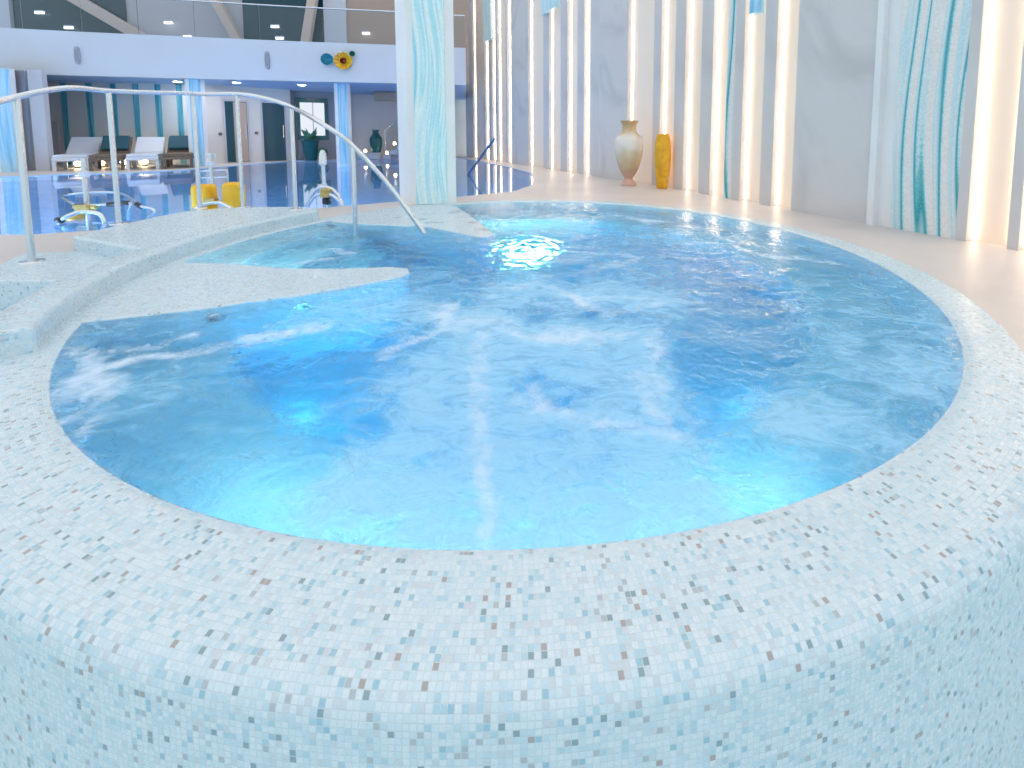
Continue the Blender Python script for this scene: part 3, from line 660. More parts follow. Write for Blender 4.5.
for b, t in zip(base, tops):
    bm = new(); add_tube(bm, [(b[0], b[1], b[2] - 0.0), (b[0], b[1], t[2])], 0.0175, 14); p = obj('post', bm, M['steel'], hr, smooth=50)
    if b[2] >= 0:
        bm = new(); add_lathe(bm, [(0.001, 0.014), (0.03, 0.014), (0.055, 0.011), (0.06, 0.0)], 24, b); obj('flange', bm, M['steel'], p, smooth=40)

# ------------------------------------------------------------------ pool exercise bikes
def bike(px, Y, name_label):
    pass
def P3(u, v, Y): return bpY(u, v, Y)
b1 = thing('pool_bike', 'steel pool exercise bike with wide hoop handlebar and black grips', 'pool bike', (-4.45, 4.25, -1.25), 'exercise bikes in the swimming pool')
Y = 4.25
bm = new(); x, _, zt = P3(83, 158, Y); xb, _, zb = P3(89, 225, Y); add_tube(bm, [(xb, Y, -1.25), (xb, Y, zb), (x, Y, zt)], 0.022, 12); pole = obj('pole', bm, M['steel'], b1, smooth=50)
bm = new(); add_tube(bm, [P3(80.5, 174, Y), P3(88, 174, Y)], 0.03, 12); obj('collar', bm, M['whiteplastic'], pole, smooth=50)
bm = new(); hoop = [P3(75, 205, Y - 0.05), P3(62, 197, Y + 0.35), P3(70, 194.5, Y + 0.55), P3(92, 192.5, Y + 0.6), P3(118, 193, Y + 0.6), P3(130, 198, Y + 0.3), P3(140, 206, Y), P3(152, 209, Y), P3(155, 213, Y), P3(148, 218, Y)]
add_tube(bm, catmull(hoop, 6), 0.013, 10); hp = obj('handlebar', bm, M['steel'], b1, smooth=50)
bm = new(); add_tube(bm, [P3(76, 206.5, Y - 0.1), P3(98, 205, Y - 0.1), P3(131, 203, Y - 0.1)], 0.012, 10); add_tube(bm, catmull([P3(131, 203, Y - .1), P3(129, 212, Y - .1), P3(128, 226, Y)], 4), 0.012, 10); cb = obj('crossbar', bm, M['steel'], b1, smooth=50)
for (a, b) in (((108, 204.6), (117, 204)), ((120, 203.6), (128.5, 202.8)), ((76, 206.6), (84, 206))):
    bm = new(); add_tube(bm, [P3(*a, Y - 0.1), P3(*b, Y - 0.1)], 0.021, 12); obj('grip', bm, M['black'], cb, smooth=50)
bm = new(); add_tube(bm, [P3(136, 203.5, Y), P3(142, 207.5, Y)], 0.021, 12); obj('grip', bm, M['black'], hp, smooth=50)
bm = new(); arch = [P3(60, 228, Y - 0.3), P3(60, 221, Y - 0.3), P3(68, 216, Y - 0.3), P3(80, 212, Y - 0.25), P3(90, 212, Y - 0.25), P3(99, 214, Y - .25), P3(104, 220, Y - .25), P3(105, 228, Y - .25)]
add_tube(bm, catmull(arch, 6), 0.018, 12); ar = obj('arched_tube', bm, M['steel'], b1, smooth=50)
bm = new(); add_tube(bm, [P3(57.5, 220.5, Y - .3), P3(62, 220, Y - .3)], 0.03, 12); obj('end_cap', bm, M['black'], ar, smooth=50)
bm = new(); c = Vector(P3(85, 209, Y - .1)); add_box(bm, c.x - 0.07, c.x + 0.07, c.y - 0.04, c.y + 0.04, c.z - 0.045, c.z + 0.045); add_tube(bm, [c + Vector((-0.11, 0, 0.02)), c + Vector((0.12, 0, 0.02))], 0.022, 10); obj('clamp', bm, M['brass'], b1, bevel=0.012)
bm = new(); c = P3(77, 228, Y); add_lathe(bm, [(0.002, 0.06), (0.07, 0.05), (0.10, 0.0), (0.09, -0.08), (0.02, -0.1)], 24, (c[0], c[1], -0.02)); obj('seat', bm, M['brass'], b1, smooth=50)

b2 = thing('pool_bike', 'pool exercise bike with two upright yellow foam floats', 'pool bike', (-3.75, 4.75, -1.25), 'exercise bikes in the swimming pool')
Y = 4.8
bm = new(); x, _, zt = P3(210, 155, Y); xb, _, zb = P3(213, 203, Y); add_tube(bm, [(xb, Y, -1.25), (xb, Y, zb), (x, Y, zt)], 0.020, 12); pole = obj('pole', bm, M['steel'], b2, smooth=50)
bm = new(); add_tube(bm, [P3(207.5, 163.3, Y), P3(214, 163.3, Y)], 0.024, 12); obj('collar', bm, M['whiteplastic'], pole, smooth=50)
bm = new(); add_tube(bm, [P3(208, 155, Y), P3(212, 155, Y)], 0.018, 10); obj('pole_cap', bm, M['whiteplastic'], pole, smooth=50)
bm = new(); add_tube(bm, catmull([P3(211, 157, Y), P3(214, 154.5, Y), P3(215.5, 156, Y), P3(215, 160, Y)], 5), 0.010, 8); obj('hook', bm, M['whiteplastic'], pole, smooth=50)
bm = new(); add_tube(bm, catmull([P3(200, 182, Y + .3), P3(200, 173, Y + .3), P3(203, 171.2, Y + .3), P3(222, 170.2, Y + .3), P3(227, 171.5, Y + .3), P3(228, 182, Y + .3)], 6), 0.009, 8); add_tube(bm, [P3(201, 178, Y + .3), P3(227, 177, Y + .3)], 0.008, 8); obj('handlebar', bm, M['steel'], b2, smooth=50)
for (u0, u1, v0, v1, Yf) in ((187.5, 209.5, 185, 212, Y - 0.12), (219, 238, 183, 206, Y - 0.1)):
    a = P3(u0, v0, Yf); b = P3(u1, v1, Yf); bm = new()
    add_box(bm, a[0], b[0], Yf, Yf + 0.16, b[2] - 0.25, a[2]); obj('float', bm, M['yellow'], b2, bevel=0.05)
bm = new(); add_tube(bm, catmull([P3(193, 212, Y - .2), P3(198, 207, Y - .2), P3(208, 203.5, Y - .2), P3(220, 203, Y - .2), P3(230, 208, Y - .2), P3(233, 212, Y - .2)], 6), 0.018, 10); obj('arched_tube', bm, M['steel'], b2, smooth=50)
bm = new(); c = Vector(P3(211, 201, Y - .15)); add_box(bm, c.x - 0.06, c.x + 0.06, c.y - 0.04, c.y + 0.04, c.z - 0.035, c.z + 0.035); obj('clamp', bm, M['brass'], b2, bevel=0.012)

b3 = thing('pool_bike', 'pool exercise bike with thick pole on an arched steel base, near the pillar', 'pool bike', (-2.68, 5.1, -1.25), 'exercise bikes in the swimming pool')
Y = 5.05
bm = new(); x, _, zt = P3(322.5, 150, Y); xb, _, zb = P3(325, 208, Y); add_tube(bm, [(xb, Y, -1.25), (xb, Y, zb), (x, Y, zt)], 0.022, 14); pole = obj('pole', bm, M['steel'], b3, smooth=50)
bm = new(); add_tube(bm, [P3(322.6, 164, Y), P3(322.6, 154, Y), P3(322.6, 151, Y)], 0.04, 14, radii=[0.045, 0.04, 0.026]); obj('pole_head', bm, M['steel'], pole, smooth=50)
bm = new(); add_tube(bm, [P3(320.5, 163.5, Y), P3(325, 163.5, Y)], 0.028, 12); obj('collar', bm, M['whiteplastic'], pole, smooth=50)
for dv, r, Yq in ((0, 0.020, Y - 0.08), (5, 0.018, Y - 0.14)):
    bm = new(); add_tube(bm, catmull([P3(306 + dv * .5, 209, Yq), P3(309, 201 + dv * .6, Yq), P3(316, 190 + dv * 1.2, Yq), P3(324, 187 + dv * 1.4, Yq), P3(333, 190 + dv * 1.2, Yq), P3(340, 199 + dv * .7, Yq), P3(343 - dv * .4, 209, Yq)], 6), r, 12); obj('arched_tube', bm, M['steel'], b3, smooth=50)
bm = new(); c = Vector(P3(325, 193, Y - .14)); add_box(bm, c.x - 0.05, c.x + 0.05, c.y - 0.03, c.y + 0.05, c.z - 0.05, c.z + 0.05); obj('clamp', bm, M['brass'], b3, bevel=0.012)
bm = new(); c = Vector(P3(327, 201, Y - .1)); add_lathe(bm, [(0.002, 0.05), (0.05, 0.03), (0.05, -0.03), (0.002, -0.05)], 16, c); obj('knob', bm, M['black'], b3, smooth=50)

# pool-side grab rail by the striped wall
gr = thing('grab_rail', 'sloping steel grab rail rising from the pool by the striped wall', 'handrail', (-1.6, 9.0, -0.03))
a = Vector((*bp(467.5, 174), -0.03)); top = Vector(bpY(494.5, 138.5, 8.4))
bm = new(); add_tube(bm, [a + (a - top).normalized() * 0.5, a, top], 0.026, 12); obj('bar', bm, M['steel_reflecting'], gr, smooth=50)
bm = new(); q = bp(495.5, 176); q = (top.x + 0.03, top.y + 0.02); add_tube(bm, [(q[0], q[1], -1.2), (q[0], q[1], top.z)], 0.010, 10); obj('post', bm, M['steel'], gr, smooth=50)

# ------------------------------------------------------------------ vases by the wall
x, y = bp(628.5, 185.3); t = thing('vase', 'big cream and gold urn shaped vase standing by the striped wall', 'vase', (x, y, 0), local=True, group='floor vases by the striped wall')
k = 64.5 * y / F / 1.0
prof = [(0.0, 0.0), (0.12, 0.0), (0.125, 0.02), (0.10, 0.05), (0.065, 0.09), (0.06, 0.115), (0.085, 0.15), (0.13, 0.22), (0.165, 0.31), (0.195, 0.42), (0.215, 0.53), (0.225, 0.63), (0.222, 0.70), (0.195, 0.755), (0.145, 0.79), (0.118, 0.82), (0.105, 0.87), (0.105, 0.92), (0.118, 0.96), (0.14, 0.995), (0.143, 1.0), (0.132, 1.0), (0.11, 0.96), (0.095, 0.9), (0.1, 0.83)]
bm = new(); add_lathe(bm, [(max(r, 0.0005) * k, z * k) for r, z in prof], 56); obj('vase_body', bm, M['vase'], t, smooth=50)
x, y = bp(662, 188.3); t = thing('vase', 'slim amber yellow vase standing right of the cream vase', 'vase', (x, y, 0), local=True, group='floor vases by the striped wall')
k = 54.5 * y / F
prof = [(0.0, 0.0), (0.095, 0.0), (0.10, 0.01), (0.112, 0.12), (0.13, 0.30), (0.145, 0.48), (0.15, 0.60), (0.147, 0.75), (0.135, 0.88), (0.115, 0.97), (0.11, 1.0), (0.10, 1.0), (0.105, 0.95), (0.12, 0.88)]
bm = new(); add_lathe(bm, [(max(r, 0.0005) * k, z * k) for r, z in prof], 48); obj('vase_body', bm, M['amber'], t, smooth=50)

# ------------------------------------------------------------------ balcony
ZB, ZT = 2.27, 3.32
FA = [(-17.5, 8.9), (-13.1, 10.2), (-11.1, 10.75), (-9.15, 11.2), (-6.7, 11.75), (-4.25, 12.2), (-2.48, 12.6)]
FA = [(v.x, v.y) for v in catmull([(x, y, 0) for x, y in FA], 5)]
back = [(-3.7, 18.6), (-22, 18.6), (-22, 8.0)]
bal = thing('balcony', 'long white curved balcony across the far end of the pool hall', 'balcony', (-9, 13, ZB))
bm = new(); n = len(FA)
fb = []
for i, (x, y) in enumerate(FA):
    a = Vector(FA[max(i - 1, 0)]); b = Vector(FA[min(i + 1, n - 1)]); t_ = (b - a).normalized(); fb.append((x - t_.y * 0.18, y + t_.x * 0.18))
add_prism(bm, FA + fb[::-1], ZB, ZT); obj('fascia', bm, M['white'], bal)
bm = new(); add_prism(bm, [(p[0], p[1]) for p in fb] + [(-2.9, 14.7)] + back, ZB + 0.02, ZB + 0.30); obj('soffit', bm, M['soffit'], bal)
# balustrade
bs = thing('balustrade', 'clear glass balustrade with slim steel rail on top of the white balcony', 'balustrade', (-9, 11.5, ZT))
mid = [((a[0] * .5 + b[0] * .5), (a[1] * .5 + b[1] * .5)) for a, b in zip(FA, fb)]
bm = new(); add_tube(bm, [(x, y, ZT + 0.92) for x, y in mid], 0.02, 10); obj('top_rail', bm, M['steel'], bs, smooth=50)
for i in range(0, len(mid) - 1, 3):
    a, b = mid[i], mid[min(i + 3, len(mid) - 1)]
    bm = new(); d_ = Vector((b[0] - a[0], b[1] - a[1], 0)).normalized(); n_ = Vector((-d_.y, d_.x, 0)) * 0.008
    qs = [Vector((*a, 0)) + d_ * 0.01 - n_, Vector((*b, 0)) - d_ * 0.01 - n_, Vector((*b, 0)) - d_ * 0.01 + n_, Vector((*a, 0)) + d_ * 0.01 + n_]
    add_prism(bm, [(q.x, q.y) for q in qs], ZT + 0.001, ZT + 0.90); obj('glass_pane', bm, M['glass'], bs)
# things on the white front
def front(u, v):                  # point on the fascia seen at photo point
    d_ = ray(u, v)
    for i in range(n - 1):
        (x0, y0), (x1, y1) = FA[i], FA[i + 1]
        den = d_.x * (y1 - y0) - d_.y * (x1 - x0); s = (x0 * (y1 - y0) - y0 * (x1 - x0)) / den
        px, py = d_.x * s, d_.y * s
        w_ = ((px - x0) * (x1 - x0) + (py - y0) * (y1 - y0)) / ((x1 - x0) ** 2 + (y1 - y0) ** 2)
        if 0 <= w_ <= 1: return Vector((px, py, H + d_.z * s)), Vector((y1 - y0, -(x1 - x0), 0)).normalized()
for (u, v, lab) in ((78, 55.5, 'slim grey wall speaker on the white balcony front, at the left'), (267.5, 60.5, 'slim grey wall speaker on the white balcony front, near the glass flowers')):
    p, nn = front(u, v); hh = 8.5 * p.y / F; ww = hh * 0.28
    if nn.y > 0: nn = -nn
    sp = thing('wall_speaker', lab, 'speaker', p, 'speakers on the balcony front')
    tt = Vector((-nn.y, nn.x, 0)); bm = new()
    prof = [(-1, 0.35), (-0.8, 0.8), (0, 1.0), (0.8, 0.8), (1, 0.35)]
    ringf = []
    for dd in (0.0, 0.05):
        pts = [p + tt * ww * w_ * (1 - dd * 3) + Vector((0, 0, hh * z_)) + nn * (dd + 0.002) for z_, w_ in prof] + [p - tt * ww * w_ * (1 - dd * 3) + Vector((0, 0, hh * z_)) + nn * (dd + 0.002) for z_, w_ in prof[::-1]]
        ringf.append([bm.verts.new(q) for q in pts])
    m_ = len(ringf[0])
    for i in range(m_): bm.faces.new((ringf[0][i], ringf[0][(i + 1) % m_], ringf[1][(i + 1) % m_], ringf[1][i]))
    bm.faces.new(ringf[1]); bm.faces.new(ringf[0][::-1]); obj('speaker_body', bm, M['grey'], sp)
    bm = new(); q = p + nn * 0.053; add_prism(bm, [((q + tt * ww * .6).x, (q + tt * ww * .6).y), ((q - tt * ww * .6).x, (q - tt * ww * .6).y), ((q - tt * ww * .6 + nn * .004).x, (q - tt * ww * .6 + nn * .004).y), ((q + tt * ww * .6 + nn * .004).x, (q + tt * ww * .6 + nn * .004).y)], p.z - hh * .7, p.z + hh * .7); obj('grille', bm, M['darkwall'], sp)
def flower(u, v, rp, mat, lab, centre=None):
    p, nn = front(u, v); R = rp * p.y / F
    if nn.y > 0: nn = -nn
    fl_ = thing('glass_flower', lab, 'wall decoration', p, 'glass flowers on the balcony front')
    rot = nn.to_track_quat('Z', 'Y').to_matrix().to_4x4(); T = Matrix.Translation(p + nn * 0.004) @ rot
    def disc(r0, r1, lift, petals):
        bm = new(); rings_ = []
        for j in range(7):
            f_ = j / 6; r_ = r0 + (r1 - r0) * f_; rings_.append([bm.verts.new((r_ * (1 + 0.05 * f_ * math.cos(petals * a)) * math.cos(a), r_ * (1 + 0.05 * f_ * math.cos(petals * a)) * math.sin(a), lift * (0.15 + f_ * f_) + 0.02 * f_ * R * 3 * math.sin(petals * a))) for a in [2 * PI * k / 72 for k in range(72)]])
        for A_, B_ in zip(rings_, rings_[1:]):
            for k in range(72): bm.faces.new((A_[k], A_[(k + 1) % 72], B_[(k + 1) % 72], B_[k]))
        bm.faces.new(rings_[0][::-1]); bmesh.ops.transform(bm, matrix=T, verts=bm.verts[:]); return bm
    obj('petals', disc(0.02 * R, R, 0.10, 12), mat, fl_, smooth=60)
    if centre: obj('flower_centre', disc(0.01 * R, 0.36 * R, 0.09, 8), centre, fl_, smooth=60)
    bm = new(); add_lathe(bm, [(R * 0.12, -0.003), (R * 0.12, 0.02)], 16); bmesh.ops.transform(bm, matrix=T, verts=bm.verts[:]); obj('mount', bm, M['grey'], fl_)
flower(328.2, 60, 5.6, M['flower_teal'], 'teal glass flower on the balcony front, left of the yellow one')
flower(344.2, 61.5, 8.2, M['flower_yellow'], 'large amber yellow glass flower with dark red centre on the balcony front', M['flower_red'])
flower(353.3, 54.4, 2.6, M['flower_green'], 'smallest dark green glass flower above the yellow one on balcony front')
# downlights in the soffit
for (u, v, lab) in ((177.5, 83.0, 'left of the blue column'), (236.5, 84.0, 'above the first glass door'), (302, 86.5, 'in front of the bright window')):
    d_ = ray(u, v); s = (ZB + 0.015 - H) / d_.z; x, y = d_.x * s, d_.y * s
    x, y = x * 0.97, y * 0.97
    o = thing('downlight', 'round white ceiling downlight under the balcony, ' + lab, 'downlight', (x, y, ZB), 'downlights under the balcony')
    bm = new(); add_lathe(bm, [(0.10, 0.018), (0.13, 0.018), (0.135, 0.0), (0.10, 0.0)], 24, (x, y, ZB)); obj('ring', bm, M['white'], o, smooth=40)
    bm = new(); add_lathe(bm, [(0.0005, 0.006), (0.099, 0.006), (0.099, 0.016)], 24, (x, y, ZB)); obj('lens', bm, M['lamp'], o)
# columns under the balcony
def column(u, vb, Y, lab, w_=0.20):
    X = (u - PX) / F * Y
    o = thing('column', lab, 'column', (X, Y, -0.04), 'blue mosaic columns under the balcony'); f_ = Vector((-X, -Y, 0)).normalized(); s_ = Vector((-f_.y, f_.x, 0))
    c_ = Vector((X, Y, 0)); 
    P8 = [c_ + s_ * a_ * w_ + f_ * b_ * w_ for a_, b_ in ((-1, -.6), (-1, .6), (-.6, 1), (.6, 1), (1, .6), (1, -.6), (.6, -1), (-.6, -1))]
    bm = new(); add_prism(bm, [(q.x, q.y) for q in P8], -1.2 if rad(X, Y) < 13.3 else 0.0, ZB + 0.02); obj('shaft', bm, M['pillar'], o)
    P4 = [c_ + s_ * a_ * w_ + f_ * b_ * w_ for a_, b_ in ((-.58, 1.0), (-.58, 1.06), (.58, 1.06), (.58, 1.0))]
    bm = new(); add_prism(bm, [(q.x, q.y) for q in P4], 0.0, ZB + 0.01); obj('mosaic_band', bm, M['bluecol'], o, uv=uvwall)
column(8, 176, 9.7, 'blue mosaic column at the left picture edge under the balcony')
column(199, 168, 11.5, 'blue mosaic column standing between the loungers and the glass doors')
column(344.5, 161, 12.6, 'blue mosaic column between the bright window and the dark vase', 0.21)

# ------------------------------------------------------------------ walls under the balcony
def wallseg(name, pts, z0, z1, mat, th=0.2):
    bm = new(); 
    for a, b in zip(pts, pts[1:]):
        a = Vector((*a, 0)); b = Vector((*b, 0)); d_ = (b - a).normalized(); n_ = Vector((-d_.y, d_.x, 0)) * th
        add_prism(bm, [(a.x, a.y), (b.x, b.y), ((b + n_).x, (b + n_).y), ((a + n_).x, (a + n_).y)], z0, z1)
    return struct(name, bm, mat)
def at(u, Y): return ((u - PX) / F * (0.997 * Y + 0.06), Y)
Lw = [(-18, 9.2), at(33, 9.95)]
wallseg('wall_left', Lw, 0, ZB + 0.02, M['darkwall'])
pr = [at(36, 9.9), at(50, 9.9), (at(50, 9.9)[0], 10.0), (at(36, 9.9)[0], 10.0)]
bm = new(); add_prism(bm, pr, 0, ZB + 0.02); struct('trim_pier', bm, M['lilacwall'])
wallseg('wall_lounge', [(-17, 11.75), at(66, 12.1)], 0, ZB + 0.02, M['greywall'])
wallseg('wall_lounge_back', [at(64, 12.1), at(206, 12.55)], 0, ZB + 0.02, M['stripewall'])
SD = [at(206, 12.55), at(293, 14.0)]
wallseg('wall_doors', SD, 0, ZB + 0.02, M['greywall'])
wallseg('wall_recess', [at(293, 14.0), at(297, 14.4), at(336, 14.9), at(350, 15.0)], 0, ZB + 0.02, M['darkwall'])
wallseg('wall_back', [at(350, 15.3), at(398, 16.4), at(470, 18.3)], 0, 7.0, M['greywall'])
# door panel in the side wall and dark vent above
def onseg(u, seg, off=0.06):
    (x0, y0), (x1, y1) = seg; a_ = (u - PX) / F
    # X = a*(0.997Y+0.06)
    k_ = (x1 - x0) / (y1 - y0); Y_ = (x0 - k_ * y0 - off * a_) / (0.997 * a_ - k_); return Vector((x0 + k_ * (Y_ - y0), Y_, 0))
def slab(u0, u1, seg, z0, z1, out, th, name, mat, parent=None, **kw):
    a, b = onseg(u0, seg), onseg(u1, seg); d_ = (b - a).normalized(); n_ = Vector((d_.y, -d_.x, 0))
    qs = [a + n_ * out, b + n_ * out, b + n_ * (out + th), a + n_ * (out + th)]
    bm = new(); add_prism(bm, [(q.x, q.y) for q in qs], z0, z1); return obj(name, bm, mat, parent, **kw)
SL = [at(53, 12.07), at(66, 12.1)]; SL = [(-17, 11.75), at(66, 12.1)]
SB = [at(64, 12.1), at(206, 12.55)]
o = slab(54, 62, SL, 0.15, 1.2, 0.0, 0.03, 'door_3', M['lilacwall']); o['kind'] = 'structure'
ordn = ['leftmost', 'second', 'third', 'fourth', 'fifth', 'sixth']
for i, u in enumerate((70, 95, 119, 141, 163, 184)):
    o = slab(u - 2.6, u + 2.6, SB, 0.0, ZB, 0.0, 0.03, 'mosaic_stripe', M['tealribbon'], uv=uvwall)
    tag(o, 'teal mosaic stripe on the wall behind the loungers, %s%s' % (ordn[i], ' of six' if i == 0 else ' from the left'), 'mosaic stripe', 'teal stripes behind the loungers')
# glass doors
for i, (u0, u1) in enumerate(((226, 251), (263, 288))):
    a, b = onseg(u0, SD), onseg(u1, SD); c_ = (a + b) / 2
    o = bpy.data.objects.new('door_%d' % (i + 1), None); C.objects.link(o); o.location = c_; o['_o'] = tuple(c_); o['kind'] = 'structure'
    h_ = 1.83
    slab(u0, u1, SD, 0.02, h_, 0.004, 0.03, 'door_leaf', M['tealglass'], o)
    slab(u0, u0 + 1.6, SD, 0, h_ + 0.05, 0.002, 0.06, 'door_frame', M['lilacwall'], o); slab(u1 - 1.6, u1, SD, 0, h_ + 0.05, 0.002, 0.06, 'door_frame', M['lilacwall'], o)
    slab(u0 + 1.6, u1 - 1.6, SD, h_, h_ + 0.05, 0.002, 0.06, 'door_frame', M['lilacwall'], o)
    if i == 0: slab(236, 249, SD, 0.03, h_ - 0.02, 0.034, 0.012, 'door_panel', M['brownwall'], o)
    slab(u1 - 4, u1 - 3.2, SD, 0.75, 1.15, 0.05, 0.03, 'door_handle', M['steel'], o)
for u, v, lab in ((222, 134, 'small round black switch left of the first glass door'), (258, 133, 'small round black switch between the two glass doors')):
    p = onseg(u, SD); z_ = bpY(u, v, p.y)[2]; bm = new(); nn = Vector((p.y * 0 + 0.55, -0.83, 0)).normalized(); rot = nn.to_track_quat('Z', 'Y').to_matrix().to_4x4()
    o = thing('switch', lab, 'switch', (p.x, p.y, z_), 'switches by the glass doors')
    add_lathe(bm, [(0.0005, 0.03), (0.04, 0.03), (0.045, 0.02), (0.045, -0.02)], 20); bmesh.ops.transform(bm, matrix=Matrix.Translation((p.x, p.y, z_)) @ rot, verts=bm.verts[:]); obj('plate', bm, M['black'], o, smooth=40)
    bm = new(); add_lathe(bm, [(0.0005, 0.036), (0.016, 0.036), (0.018, 0.029)], 16); bmesh.ops.transform(bm, matrix=Matrix.Translation((p.x, p.y, z_)) @ rot, verts=bm.verts[:]); obj('button', bm, M['grey'], o, smooth=40)
# bright framed window in the recess
SR = [at(297, 14.4), at(336, 14.9)]
win = bpy.data.objects.new('window_1', None); C.objects.link(win); cc = onseg(314, SR); win.location = cc; win['_o'] = tuple(cc); win['kind'] = 'structure'
z0 = bpY(314, 139.5, 14.5)[2]; z1 = bpY(314, 98, 14.5)[2]
slab(302, 326.5, SR, z0 + 0.12, z1 - 0.14, 0.02, 0.02, 'pane', M['pane'], win)
slab(314.5, 315.3, SR, z0 + 0.12, z1 - 0.14, 0.04, 0.015, 'curtain_edge', M['lilacwall'], win)
for (a, b, c_, d_) in ((298.5, 302.2, z0, z1), (326.3, 330, z0, z1), (302, 326.5, z0, z0 + 0.13), (302, 326.5, z1 - 0.15, z1)): slab(a, b, SR, c_, d_, 0.0, 0.07, 'window_frame', M['teal'], win)
# planters and plants
x, y = at(311, 14.05); t = thing('planter', 'tall dark teal tapered planter with leafy plant below the bright window', 'planter', (x, y, 0), local=True)
bm = new(); add_lathe(bm, [(0.001, 0.0), (0.15, 0.0), (0.17, 0.05), (0.25, 0.62), (0.27, 0.66), (0.25, 0.66), (0.22, 0.60), (0.001, 0.60)], 32); obj('pot', bm, M['teal'], t, smooth=40)
bm = new()
for k in range(16):
    a = k * 2.4; ln = 0.30 + 0.16 * random.random(); pts = [Vector((0.04 * math.cos(a), 0.04 * math.sin(a), 0.6))]
    for j in range(1, 5): f_ = j / 4; pts.append(Vector(((0.04 + ln * 0.55 * f_) * math.cos(a), (0.04 + ln * 0.55 * f_) * math.sin(a), 0.6 + ln * 1.5 * f_ - 0.16 * f_ * f_)))
    add_tube(bm, pts, 0.02, 5, radii=[0.008, 0.03, 0.035, 0.025, 0.003])
obj('leaves', bm, M['leaf'], t, smooth=50)
x, y = at(323, 14.1); t = thing('planter', 'small dark round bush in a low pot right of the teal planter', 'planter', (x, y, 0), local=True)
bm = new(); add_lathe(bm, [(0.001, 0.0), (0.10, 0.0), (0.13, 0.14), (0.12, 0.15), (0.001, 0.13)], 24); obj('pot', bm, M['teal'], t, smooth=40)
bm = new(); bmesh.ops.create_icosphere(bm, subdivisions=4, radius=0.15, matrix=Matrix.Translation((0, 0, 0.27)))
for v in bm.verts: v.co += (v.co - Vector((0, 0, 0.27))) * 0.35 * noise.noise(v.co * 14)
obj('foliage', bm, M['leaf'], t)
# dark vase on the low plinth
x, y = at(376.5, 15.2); pl_ = thing('plinth', 'low pale plinth under the dark green vase by the far wall', 'plinth', (x, y, 0))
bm = new(); add_box(bm, x - 0.55, x + 0.21, y - 0.28, y + 0.18, 0, 0.22); obj('plinth_block', bm, M['lilacwall'], pl_, bevel=0.01)
t = thing('vase', 'dark green ribbed vase on the plinth by the far wall', 'vase', (x, y, 0.22), local=True)
bm = new(); add_lathe(bm, [(0.001, 0), (0.14, 0.0), (0.15, 0.03), (0.20, 0.25), (0.215, 0.42), (0.20, 0.52), (0.13, 0.62), (0.11, 0.66), (0.10, 0.74), (0.13, 0.80), (0.12, 0.80), (0.09, 0.72)], 36); obj('vase_body', bm, M['teal'], t, smooth=50)
for (u, v, z_, lab) in ((365.5, 153, 0.22, 'small glowing candle lamp on the plinth left of the dark vase'), (387, 151, 0.16, 'small glowing candle lamp on the lowest stair behind the pillar'), (395, 147, 0.48, 'small glowing candle lamp on an upper stair beside the pillar')):
    x, y = at(u, 15.1 if z_ == 0.22 else 14.95); t = thing('candle_lamp', lab, 'candle lamp', (x, y, z_), local=True, group='candle lamps by the far stair')
    bm = new(); add_lathe(bm, [(0.001, 0.0), (0.07, 0.0), (0.07, 0.02), (0.06, 0.02)], 20); obj('dish', bm, M['steel'], t, smooth=40)
    bm = new(); add_lathe(bm, [(0.001, 0.021), (0.045, 0.021), (0.05, 0.05), (0.03, 0.10), (0.001, 0.12)], 20); obj('flame', bm, M['candle'], t, smooth=50)
# stair behind the pillar
st = thing('staircase', 'pale stair with glass side climbing behind the pillar at the far wall', 'staircase', at(395, 15.0) + (0,))
x0, y0 = at(384, 14.9)
for k in range(8):
    bm = new(); add_box(bm, x0 + 0.24 * k, x0 + 0.24 * (k + 1) + 0.03, y0 - 0.1, y0 + 1.0, 0.0 if k == 0 else 0.16 * k, 0.16 * (k + 1)); obj('step', bm, M['lilacwall'], st, bevel=0.01)
for k in range(0, 8, 2):
    bm = new(); add_tube(bm, [(x0 + 0.24 * k + 0.08, y0 - 0.06, 0.16 * (k + 1)), (x0 + 0.24 * k + 0.08, y0 - 0.06, 0.16 * (k + 1) + 0.85)], 0.015, 8); obj('baluster', bm, M['steel'], st, smooth=50)
bm = new(); add_tube(bm, [(x0 + 0.08, y0 - 0.06, 1.0), (x0 + 0.24 * 7, y0 - 0.06, 0.16 * 7 + 1.0)], 0.018, 8); obj('stair_rail', bm, M['steel'], st, smooth=50)
bm = new(); add_prism(bm, [at(376, 14.6), at(430, 14.6), at(430, 15.2), at(376, 15.2)], 2.02, 2.268); struct('beam', bm, M['brownwall'])

